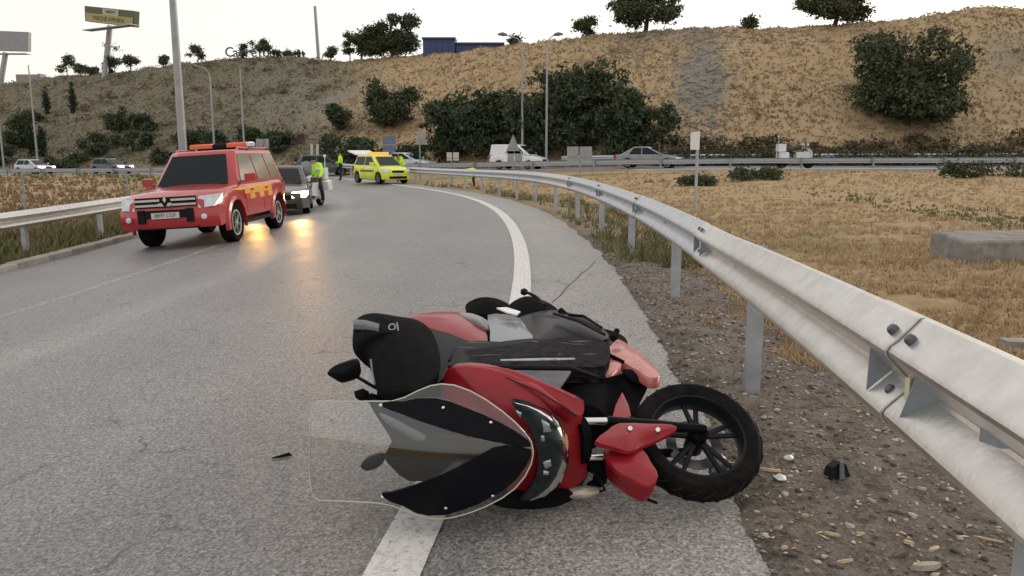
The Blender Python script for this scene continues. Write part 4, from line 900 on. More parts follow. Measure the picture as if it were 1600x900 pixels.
# --- people
def person(name, label, loc, rz, J, cloth, helmet=False):
    """J: joint -> local point (x forward, y left, z up); one skinned surface, dressed by region"""
    order = ['pelvis', 'waist', 'chest', 'neck', 'head', 'crown', 'shl', 'ell', 'wrl', 'hal', 'shr', 'elr', 'wrr', 'har', 'hil', 'knl', 'anl', 'tol', 'hir', 'knr', 'anr', 'tor']
    ed = [('pelvis', 'waist'), ('waist', 'chest'), ('chest', 'neck'), ('neck', 'head'), ('head', 'crown'), ('chest', 'shl'), ('shl', 'ell'), ('ell', 'wrl'), ('wrl', 'hal'), ('chest', 'shr'), ('shr', 'elr'), ('elr', 'wrr'), ('wrr', 'har'), ('pelvis', 'hil'), ('hil', 'knl'), ('knl', 'anl'), ('anl', 'tol'), ('pelvis', 'hir'), ('hir', 'knr'), ('knr', 'anr'), ('anr', 'tor')]
    rad = dict(pelvis=.15, waist=.185, chest=.21, neck=.06, head=.095, crown=.07, shl=.11, shr=.11, ell=.075, elr=.075, wrl=.042, wrr=.042, hal=.04, har=.04, hil=.10, hir=.10, knl=.075, knr=.075, anl=.055, anr=.055, tol=.045, tor=.045)
    e = empty(name, label, 'person', loc, rz)
    me = bpy.data.meshes.new('body'); me.from_pydata([J[k] for k in order], [(order.index(a), order.index(b)) for a, b in ed], [])
    o = bpy.data.objects.new('body', me); COL.objects.link(o); sk = o.modifiers.new('skin', 'SKIN'); sb = o.modifiers.new('sub', 'SUBSURF'); sb.levels = sb.render_levels = 1
    for i, k in enumerate(order): me.skin_vertices[0].data[i].radius = (rad[k], rad[k] * .9); me.skin_vertices[0].data[i].use_root = (k == 'pelvis')
    bpy.context.view_layer.update(); m2 = bpy.data.meshes.new_from_object(o.evaluated_get(bpy.context.evaluated_depsgraph_get())); o.modifiers.clear(); o.data = m2; o.parent = e
    m2.materials.clear(); ms = [cloth['top'], cloth['legs'], M_skin, M_matt, cloth.get('head', M_navy)]
    for m in ms: m2.materials.append(m)
    reg = {}
    for a, b in ed:
        k = 0
        if b in ('hil', 'hir', 'knl', 'knr', 'anl', 'anr'): k = 1
        if b in ('tol', 'tor'): k = 3
        if b in ('hal', 'har', 'neck', 'head'): k = 2
        if b == 'crown' or (helmet and b == 'head'): k = 4
        reg[(a, b)] = k
    for pl in m2.polygons:
        c = pl.center; best = (9, 0)
        for (a, b), k in reg.items():
            A, B = Vector(J[a]), Vector(J[b]); d = B - A; t = max(0, min(1, (c - A).dot(d) / max(d.length_squared, 1e-6))); q = (c - A - d * t).length - rad[a] * .6
            if q < best[0]: best = (q, k)
        pl.material_index = best[1]; pl.use_smooth = True
    return e
STAND = dict(pelvis=(0, 0, .95), waist=(0, 0, 1.12), chest=(.01, 0, 1.34), neck=(.01, 0, 1.52), head=(.03, 0, 1.62), crown=(.02, 0, 1.70), shl=(0, .19, 1.42), ell=(0, .27, 1.14), wrl=(.10, .26, .92), hal=(.13, .25, .84), shr=(0, -.19, 1.42), elr=(0, -.27, 1.14), wrr=(.10, -.26, .92), har=(.13, -.25, .84), hil=(0, .10, .88), knl=(.02, .11, .50), anl=(0, .11, .09), tol=(.16, .13, .045), hir=(0, -.10, .88), knr=(.02, -.11, .50), anr=(0, -.11, .09), tor=(.16, -.13, .045))
def pose(**k): q = dict(STAND); q.update(k); return q
CLOTH = dict(top=M_hv, legs=M_navy, head=M_navy)
def stand_at(px, Y, rz, label, J=STAND):
    x = (px - 800) / FPX * Y; return person('person', label, (x, Y, Hs(x, Y)), rz, J, CLOTH)
def band(e, z, r):
    mb = MB(); mb.lathe([(r * .98, -.025), (r, -.02), (r, .02), (r * .98, .025)], (0, 0, z), (0, 0, 1), 16); mb.build('reflective_band', M_chrome, e)
stand_at(535, 50.5, R_(200), 'person in a hi-vis jacket and dark trousers standing left of the yellow car', pose(wrl=(.25, .16, 1.1), hal=(.32, .12, 1.12)))
stand_at(627, 46.9, R_(250), 'person in a hi-vis jacket bending at the bonnet side of the yellow car', pose(chest=(.12, 0, 1.30), neck=(.24, 0, 1.44), head=(.32, 0, 1.50), crown=(.38, 0, 1.57), shl=(.14, .19, 1.38), shr=(.14, -.19, 1.38), ell=(.3, .22, 1.15), elr=(.3, -.22, 1.15), wrl=(.45, .16, 1.0), wrr=(.45, -.16, 1.0), hal=(.52, .14, .97), har=(.52, -.14, .97)))
stand_at(742, 42.0, R_(180), 'person in a hi-vis jacket bending low behind the curving guardrail', pose(pelvis=(-.12, 0, .78), waist=(.06, 0, .88), chest=(.30, 0, .90), neck=(.46, 0, .84), head=(.55, 0, .78), crown=(.63, 0, .74), shl=(.32, .19, .86), shr=(.32, -.19, .86), ell=(.36, .24, .58), elr=(.36, -.24, .58), wrl=(.42, .2, .36), wrr=(.42, -.2, .36), hal=(.45, .18, .28), har=(.45, -.18, .28), hil=(-.12, .1, .74), hir=(-.12, -.1, .74), knl=(.08, .14, .42), knr=(.08, -.14, .42)))
# motorbikes of the officers
def police_bike(label, loc, rz, green=True):
    e = empty('motorcycle', label, 'motorbike', loc, rz)
    for x in (.78, -.72):
        w = wheel(e, x, 0, .31, .15, 1, M_galvd, 6, 22)
    mb = MB(); mb.loft([[(.62, -.16, .42), (.62, .16, .42), (.60, .2, .7), (.60, -.2, .7)], [(.95, -.12, .62), (.95, .12, .62), (.92, .17, .88), (.92, -.17, .88)], [(.80, -.22, .95), (.80, .22, .95), (.72, .24, 1.08), (.72, -.24, 1.08)], [(.15, -.24, .45), (.15, .24, .45), (.1, .22, .85), (.1, -.22, .85)]][:3], 0, True, True)
    mb.loft([[(.70, -.20, .42), (.70, .20, .42), (.74, .26, .90), (.74, -.26, .90)], [(.05, -.22, .34), (.05, .22, .34), (.0, .2, .86), (.0, -.2, .86)]], 0, True, False); mb.build('fairing', M_pwhite, e, 30)
    mb = MB(); mb.loft([[(.35, -.13, .80), (.35, .13, .80), (.40, .10, 1.0), (.40, -.10, 1.0)], [(-.10, -.14, .78), (-.10, .14, .78), (-.12, .1, .90), (-.12, -.1, .90)]], 0, True, True); mb.build('tank', mat('bike green', (.02, .16, .05), .35) if green else M_pwhite, e)
    mb = MB(); mb.loft([[(-.05, -.14, .78), (-.05, .14, .78), (-.05, .12, .86), (-.05, -.12, .86)], [(-.85, -.13, .82), (-.85, .13, .82), (-.85, .11, .92), (-.85, -.11, .92)]], 0, True, True); mb.build('saddle', M_black, e)
    mb = MB(); mb.box((.0, 0, .42), (.7, .36, .3)); mb.box((-.45, 0, .5), (.5, .12, .15)); mb.build('engine', M_galvd, e)
    for s_ in (1, -1):
        mb = MB(); mb.loft([[(-.42, s_ * .16, .50), (-.95, s_ * .16, .52), (-.95, s_ * .16, .90), (-.42, s_ * .16, .86)], [(-.46, s_ * .40, .54), (-.92, s_ * .40, .56), (-.92, s_ * .38, .86), (-.46, s_ * .38, .82)]], 0, True, False); mb.build('pannier', M_pwhite, e)
        mb = MB(); mb.tube([(.78, s_ * .09, .31), (.58, s_ * .09, .95)], .025, 8); mb.build('fork_leg', M_chrome, e)
        mb = MB(); mb.tube([(.52, s_ * .1, 1.0), (.42, s_ * .36, 1.03)], .018, 8); mb.build('handlebar', M_black, e)
        mb = MB(); mb.ico((.55, s_ * .38, 1.26), .11, 0, (.5, 1, .7)); mb.tube([(.5, s_ * .28, 1.02), (.55, s_ * .38, 1.15)], .01, 6); mb.build('mirror', M_pwhite, e)
    mb = MB(); mb.box((-.80, 0, 1.10), (.42, .46, .40)); mb.build('top_box', M_pwhite, e)
    mb = MB(); mb.loft([[(.74, -.22, 1.04), (.76, 0, 1.05), (.74, .22, 1.04)], [(.50, -.18, 1.50), (.52, 0, 1.55), (.50, .18, 1.50)]], 0, False, True, False); o = mb.build('windscreen', mat('bike screen', (.16, .18, .19), .1), e)
    o.modifiers.new('solid', 'SOLIDIFY').thickness = .006
    mb = MB(); mb.lathe([(0, .02), (.08, .015), (.10, -.02)], (.94, 0, .80), (1, 0, .1), 14); mb.build('headlamp', M_lens, e)
    mb = MB(); mb.tube([(-.85, .16, .95), (-.90, .16, 1.65)], .012, 6); mb.lathe([(.04, 0), (.05, .05), (.03, .1)], (-.90, .16, 1.65), (0, 0, 1), 10); mb.build('beacon_mast', M_pwhite, e)
    return e
SIT = pose(pelvis=(-.35, 0, .98), waist=(-.32, 0, 1.14), chest=(-.24, 0, 1.36), neck=(-.19, 0, 1.53), head=(-.15, 0, 1.62), crown=(-.15, 0, 1.71), shl=(-.24, .2, 1.44), shr=(-.24, -.2, 1.44), ell=(-.02, .32, 1.2), elr=(-.02, -.32, 1.2), wrl=(.25, .32, 1.06), wrr=(.25, -.32, 1.06), hal=(.38, .33, 1.05), har=(.38, -.33, 1.05), hil=(-.30, .13, .92), hir=(-.30, -.13, .92), knl=(.05, .30, .72), knr=(.05, -.30, .72), anl=(-.12, .30, .34), anr=(-.12, -.30, .34), tol=(.06, .32, .28), tor=(.06, -.32, .28))
bx, by = -6.75, 27.3
police_bike('white police motorbike standing beside the dark saloon, ridden by an officer', (bx, by, Hs(bx, by)), R_(-95), False)
person('person', 'motorbike officer in a hi-vis jacket and dark helmet seated beside the dark saloon', (bx, by, Hs(bx, by) - .05), R_(-95), SIT, CLOTH, True)
a = (1236 - 800) / FPX; police_bike('white and green police motorbike parked behind the motorway rail at the right', (a * 49.6, 49.6, float(ZM(a * 49.6)) + .004), R_(2), True).scale = (1.1, 1.1, 1.14)

# ------------------------------------------------------------------ lamps, signs, billboards, sheds
M_pole = mat('lamp post steel', (.33, .34, .36), .5, .3, .15, 3); M_sign = mat('sign back grey', (.30, .31, .32), .55, .2, .15, 3)
def lamp(label, px, v, h, arm, r0=.11, base=None, head=True):
    if base: x, y = base
    else:
        v -= 1.2; a = (px - 800) / FPX; y = 60.0
        for _ in range(40): y = .5 * y + .5 * float(YM(a * y) + v)
        x = a * y
    e = empty('street_lamp', label, 'street lamp', (x, y, Hs(x, y)))
    e['group'] = 'lamp posts along the roads'
    mb = MB(); s_ = 1 if arm > 0 else -1
    mb.tube([(0, 0, -.3), (0, 0, h * .5), (0, 0, h * .86)] + ([(s_ * abs(arm) * q ** 2.2, 0, h * (.86 + .13 * math.sin(q * 1.57))) for q in (.3, .6, 1)] if arm else [(0, 0, h)]), [r0, r0 * .82, r0 * .62] + ([r0 * .5, r0 * .42, r0 * .36] if arm else [r0 * .5]), 12); mb.build('pole', M_pole, e)
    mb = MB(); mb.box((0, 0, .02), (r0 * 4, r0 * 4, .05)); mb.build('base_plate', M_galvd, e)
    if arm and head:
        X = s_ * abs(arm); mb = MB(); mb.loft([[(X, -.10, h * .985), (X, .10, h * .985), (X, .08, h * 1.0), (X, -.08, h * 1.0)], [(X + s_ * .35, -.15, h * .985), (X + s_ * .35, .15, h * .985), (X + s_ * .35, .1, h * 1.012), (X + s_ * .35, -.1, h * 1.012)], [(X + s_ * .75, -.06, h * .992), (X + s_ * .75, .06, h * .992), (X + s_ * .75, .04, h * 1.003), (X + s_ * .75, -.04, h * 1.003)]], 0, True, True); mb.build('lamp_head', mat('lamp head grey', (.12, .12, .125), .5), e)
    return e
lamp('thick grey lamp post rising out of the photo behind the red car roof', 0, 0, 11.5, -1.6, .15, base=(-11.35, 28.0))
lamp('tall slim lamp with a curved arm to the left, before the dark thicket', 816, 13.2, 10.6, -1.25)
lamp('tall slim lamp with an arm to the right, second from the thicket lamp', 853, 13.0, 10.4, .5)
lamp('slim lamp post with an arm to the left, above the red car roof', 342, 13.2, 10.3, -1.5)
lamp('faint slim post between the red car roof and the grey road sign', 388, 13.2, 9.6, 0)
lamp('slim pale post on the left, above the white hatchback', 68, 13.2, 11.5, 0)
lamp('slim pale post closest to the left edge of the photo', 15, 13.2, 11.5, -1.2)
x, y = px_spot(508, 1.0); e = empty('mast', 'bare tapering mast standing alone on the ridge', 'mast', (x, y, Hs(x, y))); m_ = y / FPX
mb = MB(); mb.tube([(0, 0, -.3), (-.25, 0, 78 * m_)], [.26, .20], 10); mb.build('pole', M_pole, e)
mb = MB(); mb.box((0, 0, .02), (.8, .8, .1)); mb.build('base_plate', M_concrete, e)
def signpost(name, label, px, Y, zs, panel, post, mats=(None, None), pw=.06, rz=0, z0=None):
    """panel: list of (shape points in metres x,z relative to the post, label); post top height"""
    x = (px - 800) / FPX * Y; z = Hs(x, Y) if z0 is None else z0; e = empty(name, label, 'road sign', (x, Y, z), rz)
    mb = MB(); mb.box((0, .03, (post - .3) / 2), (pw, pw, post + .3)); mb.build('post', M_galvd, e)
    for pts in panel:
        mb = MB(); mb.prism([(u, -.02, w) for u, w in pts], (0, .02, 0)); pn = mb.build('panel', mats[0] or M_sign, e)
        us = [u for u, w in pts]; ws = [w for u, w in pts]; mb = MB()
        for q in (.3, .75): mb.box(((min(us) + max(us)) / 2, -.032, min(ws) + (max(ws) - min(ws)) * q), ((max(us) - min(us)) * (.5 if len(pts) == 3 else .9), .02, .04)); break
        mb.build('rib', M_galvd, pn)
    return e
def rect(u0, u1, w0, w1): return [(u0, w0), (u1, w0), (u1, w1), (u0, w1)]
def Zpx(px, py, Y): return at(px, py, Y).z
def relsign(name, label, px, Y, shapes, mats=(None, None), pw=.07):
    """shapes given as photo boxes at distance Y, converted to metres on the post"""
    x = (px - 800) / FPX * Y; z = Hs(x, Y); out = []; top = 0
    for sh in shapes:
        q = []
        for (u, w) in sh: P = at(u, w, Y); q.append((P.x - x, P.z - z)); top = max(top, P.z - z)
        out.append(q)
    return signpost(name, label, px, Y, 0, out, top - .05, mats, pw)
pxr = lambda a, b, c, d: [(a, d), (b, d), (b, c), (a, c)]
relsign('road_sign', 'pair of grey square sign backs on one post before the silver saloon', 905, 40, [pxr(886, 904, 229, 252), pxr(906, 925, 229, 252)])
relsign('road_sign', 'triangular grey sign back with two square plates below, in front of the white van', 802, 40, [[(789, 240), (814, 240), (802, 210)], pxr(793, 803, 236, 258), pxr(804, 816, 236, 258)])
relsign('road_sign', 'grey triangular sign back on a post right of the yellow car', 658, 52, [[(648, 226), (669, 226), (658, 200)]])
relsign('road_sign', 'two small pale square plates on a post behind the curving rail', 707, 48, [pxr(698, 706, 238, 251), pxr(708, 717, 238, 251)], (mat('pale plate', (.5, .5, .46), .6), None))
relsign('road_sign', 'blue grey direction sign above the yellow car', 608, 66, [pxr(598, 618, 213, 225), pxr(598, 618, 227, 240)], (mat('faded blue sign', (.13, .16, .26), .5), None))
relsign('road_sign', 'small grey sign behind the rear of the red car roof', 408, 70, [pxr(400, 412, 217, 232), pxr(413, 420, 217, 232)])
relsign('road_sign', 'pair of pale thin marker boards above the motorbike officer', 491, 62, [pxr(485, 489, 225, 250), pxr(494, 498, 225, 250)], (mat('pale plate', (.5, .5, .46), .6), None))
# white marker sign seen nearly edge-on on its galvanised post in the field
P = ground_hit(1086, 331); e = empty('road_sign', 'white sign seen edge-on at the top of a galvanised post in the field', 'road sign', P)
hh = at(1088, 205, P.y).z - P.z
mb = MB(); mb.tube([(0, 0, -.2), (0, 0, hh)], .038, 12); mb.build('post', M_galv, e)
mb = MB(); w_ = .45; mb.box((-.07, 0, hh - .24), (.03, w_, .44), 0, Matrix.Rotation(R_(14), 3, 'Z')); pn = mb.build('panel', M_white, e)
mb = MB(); mb.box((-.045, 0, hh - .24), (.05, .06, .30)); mb.build('clamp', M_galvd, pn)
# billboards on the ridge
def billboard(label, corners, polepx, Y, face, border):
    P = [at(px, py, Y + d) for px, py, d in corners]; xb = (polepx[0] - 800) / FPX * Y; zb = Hs(xb, Y); B = Vector((xb, Y, zb)); e = empty('billboard', label, 'billboard', B)
    q = [p - B for p in P]; n = (q[1] - q[0]).cross(q[3] - q[0]).normalized()
    if n.y > 0: n = -n
    mb = MB(); mb.prism(q, -n * .9); pb = mb.build('panel', border, e)
    T = at(polepx[2], polepx[3], Y) - B; mb = MB(); mb.tube([(0, 0, -3), tuple(T)], [.5, .42], 12); mb.build('pole', M_pole, e)
    d = (q[1] - q[0]); mb = MB(); lo = q[0] - Vector((0, 0, .55)); mb.box(tuple(lo + d * .5 - n * .2), (d.length, 1.6, .12), 0, Matrix.Rotation(math.atan2(d.y, d.x), 3, 'Z')); mb.build('catwalk', M_galv, e)
    return e, q, n, pb
Y1 = 134
e, q, n, pb = billboard('green and yellow advertising board on a tall pole on the left ridge', [(133, 33, 0), (209, 42, -6), (210, 17, -6), (132, 9, 0)], (177, 118, 172, 40), Y1, None, mat('board green', (.085, .095, .05), .6))
def onb(u, w, l=.06): 
    a = q[0].lerp(q[1], u); b = q[3].lerp(q[2], u); return a.lerp(b, w) + n * l
M_by = mat('board yellow', (.36, .30, .12), .6, 0, .15, 1.5)
mb = MB(); mb.prism([onb(.03, .02), onb(.985, .02), onb(.985, .56), onb(.03, .56)], n * .03); mb.build('yellow_field', M_by, pb)
mb = MB(); mb.prism([onb(.38, .56), onb(.70, .56), onb(.70, .95), onb(.38, .95)], n * .03); mb.build('pale_field', mat('board cream', (.42, .40, .28), .6), pb)
ang = math.atan2((q[1] - q[0]).y, (q[1] - q[0]).x); tilt = math.asin(((q[1] - q[0]).normalized()).z)
for txt, sz, u, w in (('PARQUE AVENIDA', .95, .5, .27), ('ABIERTO', .62, .54, .76)):
    t = text_obj('board_lettering', txt, sz, mat('board ink', (.10, .105, .05), .6), pb, onb(u, w, .11), (R_(90), -tilt, ang), .01, .01)
e, q, n, pb = billboard('blank grey advertising board on a thick pole at the left edge', [(-32, 78, 0), (44, 80, 0), (44, 50, 0), (-32, 47, 0)], (14, 140, 9, 82), 144, None, mat('board grey', (.30, .30, .32), .6, 0, .1, 1))
# ribbed metal enclosure on the left ridge
A = at(26, 132, 142); base = Vector((A.x, A.y, Hs(A.x, A.y))); e = empty('metal_shed', 'low ribbed metal enclosure on the ridge beside the blank board', 'shed', base)
s_ = 142 / FPX
for k in range(12):
    mb = MB(); mb.box((k * 2.7 * s_ + 1.3 * s_, 0, 6 * s_), (2.3 * s_, .12, 19 * s_)); mb.build('sheet', mat('ribbed metal', (.34, .30, .29), .6, .2), e)
mb = MB(); mb.box((16 * s_, .5, 6 * s_), (33 * s_, .8, 17 * s_)); mb.prism([(32 * s_, 0, -4 * s_), (38 * s_, 0, -4 * s_), (38 * s_, 0, 11 * s_), (35 * s_, 0, 17 * s_), (32 * s_, 0, 15 * s_)], (0, 2, 0)); mb.build('wall', mat('shed grey', (.25, .24, .25), .7), e)
# shop letters standing on the ridge, partly behind bushes
YL = 121.0; M_let = mat('letter grey', (.10, .10, .115), .5)
le = at(400, 82, YL); x0 = at(355, 82, YL).x; x1 = at(441, 82, YL).x; zc = at(400, 82, YL).z; zg = Hs(le.x, YL)
e = empty('roof_letters', 'large grey shop letters standing along the left ridge behind the bushes', 'sign', (le.x, YL, zg))
for i, ch in enumerate('Carrefour'):
    xx = x0 + (x1 - x0) * (i + .35) / 9
    t = text_obj('letter', ch, 1.95, M_let, e, (xx - le.x, 0, zc - zg - (0 if i == 0 else .02)), (R_(90), 0, 0), .06, .015)
mb = MB(); mb.box((0, .25, zc - zg - .95), (x1 - x0, .1, .12)); mb.build('support_beam', M_galvd, e)
for u in np.linspace(x0, x1, 6): mb = MB(); mb.box((u - le.x, .25, (zc - zg - .95) / 2 - .3), (.1, .1, zc - zg - .95 + .6)); mb.build('support_post', M_galvd, e)
g = at(467, 84, YL); e = empty('arrow_emblem', 'dark two-arrow emblem on the ridge left of the bare mast', 'sign', (g.x, YL, Hs(g.x, YL))); gz = g.z - Hs(g.x, YL)
for nm, pts in (('left_arrow', [(-.95, 0), (-.45, .45), (-.55, 0), (-.45, -.45)]), ('centre_mark', [(-.3, -.8), (.25, -.8), (.15, .6), (-.2, .65)]), ('right_arrow', [(1.0, 0), (.5, .5), (.38, 0), (.5, -.5)])):
    mb = MB(); mb.prism([(u, 0, gz + w) for u, w in pts], (0, .12, 0)); mb.build('emblem_piece', mat('emblem dark', (.06, .055, .07), .5), e)
mb = MB(); mb.box((0, .15, gz / 2 - .3), (.1, .1, gz + .6)); mb.build('support_post', M_galvd, e)
# blue trailers parked on the ridge road
def trailer(label, p0, p1, ptop, pbase, Y, name):
    A = at(p0, pbase, Y); Bq = at(p1, pbase, Y); T = at(p0, ptop, Y); L = Bq.x - A.x; hgt = T.z - A.z
    e = empty(name, label, 'shed', (A.x, Y, A.z - 1.2)); mbb = mat('blue cladding', (.035, .055, .16), .55, 0, .12, 2)
    n_ = max(3, int(L / .8))
    mb = MB(); mb.box((L / 2, 1.3, (hgt + 1.2) / 2), (L, 2.4, hgt + 1.2)); mb.build('body', mbb, e)
    for k in range(n_): mb = MB(); mb.box(((k + .5) * L / n_, .075, 1.2 + hgt * .42), (L / n_ * .86, .05, hgt * .8)); mb.build('cladding_panel', mbb, e)
    mb = MB(); mb.box((L / 2, 1.25, hgt + 1.2 + .1), (L + .2, 2.8, .22)); mb.build('roof', mat('blue roof', (.025, .04, .11), .5), e)
trailer('taller blue clad shed on the ridge behind the twin-crowned tree', 661, 711, 61, 90, 104, 'clad_shed')
trailer('longer lower blue clad shed on the ridge, left of the small bush', 712, 787, 69, 86, 104.5, 'clad_shed')
# wire fence beyond the left rail
e = empty('wire_fence', 'rusty wire fence on thin posts in the weeds beyond the left rail', 'fence', (0, 0, 0)); fm = mat('fence wire', (.12, .11, .10), .6, .4)
fp = [(-20.5, 27), (-17.6, 29), (-14.8, 31), (-12.4, 33.5)]
for x, y in fp: z = Hs(x, y); mb = MB(); mb.tube([(x, y, z - .2), (x, y, z + 1.5)], .035, 6); mb.build('post', M_galvd, e)
for i in range(3):
    (xa, ya), (xb, yb) = fp[i], fp[i + 1]; mb = MB(); za, zb = Hs(xa, ya), Hs(xb, yb)
    for k in range(5): t = k / 4; mb.tube([(xa, ya, za + .05 + 1.35 * t), (xb, yb, zb + .05 + 1.35 * t)], .006, 3, cap=False)
    mb.build('wire_strands', fm, e)['kind'] = 'stuff'
# ------------------------------------------------------------------ the fallen scooter, lying on its right side, front towards the camera
def kk(py): yu = (450 - py) / FPX; return -(yu * math.cos(PITCH) - math.sin(PITCH)) / (math.cos(PITCH) + yu * math.sin(PITCH))
def atz(px, py, z): return at(px, py, (EYE - z) / kk(py))
M_sred = mat('scooter red', (.29, .010, .018), .38, 0, .18, 9, .03, 60, .25, .3); M_sredsky = mat('scooter red sky sheen', (.55, .16, .14), .45, 0, .22, 14, .04, 60, .4)  # paler second red: sky reflection on the belly panels painted into the colour
M_sgrey = mat('scooter grey', (.17, .185, .215), .38, .2, .15, 10, .03, 60, .3); M_sdark = mat('scooter dark plastic', (.016, .019, .023), .6, 0, .35, 12, .08, 90, spec=.1)
M_sblk = mat('scooter gloss black', (.005, .005, .007), .3, 0, .3, 8, spec=.09); M_scuff = mat('scuffed black plastic', (.016, .016, .018), .75, 0, 1.0, 26, .2, 80, spec=.07)
SB = Vector((0.15, 3.7, 0)); scoot = empty('scooter', 'red and black maxi scooter lying on its right side across the white edge line', 'motorbike', SB)
def crom(P, k=3):
    n = len(P); out = []
    for i in range(n):
        p0, p1, p2, p3 = P[i - 1], P[i], P[(i + 1) % n], P[(i + 2) % n]
        for j in range(k):
            t = j / k; out.append(.5 * ((2 * p1) + (p2 - p0) * t + (2 * p0 - 5 * p1 + 4 * p2 - p3) * t * t + (3 * p1 - p0 - 3 * p2 + p3) * t ** 3))
    return out
def panel(name, pts, bulge, thick, m, parent=None, k=3, back=0, label=None, ang=78):
    P = [p - SB for p in pts]; P = crom(P, k) if k > 1 else P; n = len(P); c = sum(P, Vector()) / n; nr = Vector()
    for i in range(n): nr += (P[i] - c).cross(P[(i + 1) % n] - c)
    nr.normalize()
    if nr.dot(Vector((0, 0, EYE)) - SB - c) < 0: nr = -nr; P.reverse()
    rings = [[p - nr * thick for p in P]]
    if back: rings = [[c + (p - c) * s_ - nr * (thick + back * (1 - s_ * s_)) for p in P] for s_ in (.02, .4, .75, .93)] + rings
    rings += [[c + (p - c) * s_ + nr * bulge * (1 - s_ * s_) for p in P] for s_ in (1, .985, .9, .72, .5, .25, .03)]
    mb = MB(); mb.loft(rings, 0, True, True); return mb.build(name, m, parent or scoot, ang, label)
def pz(l, z): return [atz(a, b, z) for a, b in l]
def pY(l, Y): return [at(a, b, Y) for a, b in l]
def pv(l): return [atz(a, b, z) for a, b, z in l]
def stube(name, pts, r, m, n=12, parent=None, flat=1): mb = MB(); mb.tube([p - SB for p in pts], r, n, flat=flat); return mb.build(name, m, parent or scoot)
# dark inner mass: engine, frame and leg shield core
mb = MB()
mb.tube([Vector(p) - SB for p in [(.30, 3.16, .28), (.30, 3.45, .27), (.27, 3.85, .25), (.18, 4.3, .25), (.05, 4.7, .25), (-.05, 5.0, .26)]], [.10, .19, .21, .20, .17, .06], 14)
mb.build('frame', M_matt, scoot)
mb = MB(); mb.tube([Vector(p) - SB for p in [(.15, 3.24, .27), (-.1, 3.28, .28), (-.32, 3.30, .30), (-.5, 3.28, .30)]], [.19, .20, .16, .05], 14); mb.build('leg_shield_core', M_sdark, scoot)
mb = MB(); mb.tube([Vector(p) - SB for p in [(.1, 4.3, .22), (-.2, 4.45, .22), (-.45, 4.58, .22), (-.58, 4.66, .22)]], [.18, .18, .15, .06], 14); mb.build('tail_core', M_matt, scoot)
def slathe(name, c, ax, prof, m, n=48, closed=True, parent=None): mb = MB(); mb.lathe(prof, c - SB, ax, n, closed=closed); return mb.build(name, m, parent or scoot, 30)
# front wheel, turned towards the ground
WN = Vector((.06, -.60, .80)).normalized(); WC = atz(1087, 688, .215); r = .272; w = .058
tyre = slathe('front_wheel', WC, WN, [(.198, -w * .75), (.215, -w * .95), (.245, -w), (.262, -w * .72), (.270, -w * .3), (.272, 0), (.270, w * .3), (.262, w * .72), (.245, w), (.215, w * .95), (.198, w * .75)], mat('scooter tyre', (.012, .012, .012), .85, 0, .5, 18, .25, 150, spec=.08), 64)
e1 = Vector((1, 0, 0)) - WN * WN.x; e1.normalize(); e2 = WN.cross(e1)
for k in range(26):      # tread grooves
    a = 2 * math.pi * k / 26; mb = MB()
    for s_ in (1, -1):
        pts = []
        for t, rr in ((.006, .2722), (.024, .2712), (.045, .2625)):
            b = a + s_ * .06 + t * 4.2; d = e1 * math.cos(b) + e2 * math.sin(b); pts.append(WC - SB + d * (rr + .0006) + WN * s_ * t)
        mb.tube(pts, [.003, .0032, .002], 4, 0, True, False)
    mb.build('tread_groove', M_seam, tyre)
rim = slathe('rim', WC, WN, [(.202, -.044), (.200, .044), (.190, .046), (.186, .036), (.180, .02), (.176, 0), (.180, -.02), (.186, -.044)], mat('rim black', (.010, .011, .015), .4, 0, .2, spec=.2), 56, True, tyre)
for k in range(5):
    for q in (-.16, .16):
        a = 2 * math.pi * k / 5 + .32 + q; b = 2 * math.pi * k / 5 + .32 + q * .35
        stube('spoke', [WC + (e1 * math.cos(b) + e2 * math.sin(b)) * .03 + WN * .018, WC + (e1 * math.cos(a) + e2 * math.sin(a)) * .186], [.013, .010], MATS['rim black'], 8, tyre)
slathe('hub', WC, WN, [(0, -.06), (.04, -.06), (.042, 0), (.04, .06), (.028, .075), (0, .075)], M_sblk, 20, False, tyre)
slathe('brake_disc', WC - WN * .035, WN, [(.075, -.002), (.118, -.002), (.118, .002), (.075, .002)], mat('brake disc steel', (.16, .16, .17), .4, .8), 40, True, tyre)
panel('brake_caliper', [WC - WN * .05 + e1 * a + e2 * b for a, b in [(.06, -.12), (.13, -.10), (.12, -.03), (.07, -.05)]], .02, .03, M_sgrey, tyre)
# fork
hubn = WC + WN * .085
f0 = atz(902, 658, .34); f1 = atz(950, 658, .335)
stube('fork_stanchion', [f0 + (f0 - f1) * 1.2, f1], .0155, M_chrome); stube('fork_slider', [f1 - (f1 - f0) * .05, f1 + (hubn - f1) * .5, hubn + e1 * .02], [.022, .022, .018], M_sblk)
stube('axle_nut', [hubn, hubn + WN * .012], .014, M_galvd)
g0 = atz(902, 716, .20); g1 = atz(946, 714, .20); hub2 = WC - WN * .085
stube('fork_stanchion', [g0 + (g0 - g1) * 1.2, g1], .0145, M_chrome); stube('fork_slider', [g1, g1 + (hub2 - g1) * .55, hub2], [.021, .021, .017], M_sblk)
stube('steering_yoke', [atz(900, 690, .27), atz(912, 688, .27)], .07, M_matt, 14, flat=1.4)
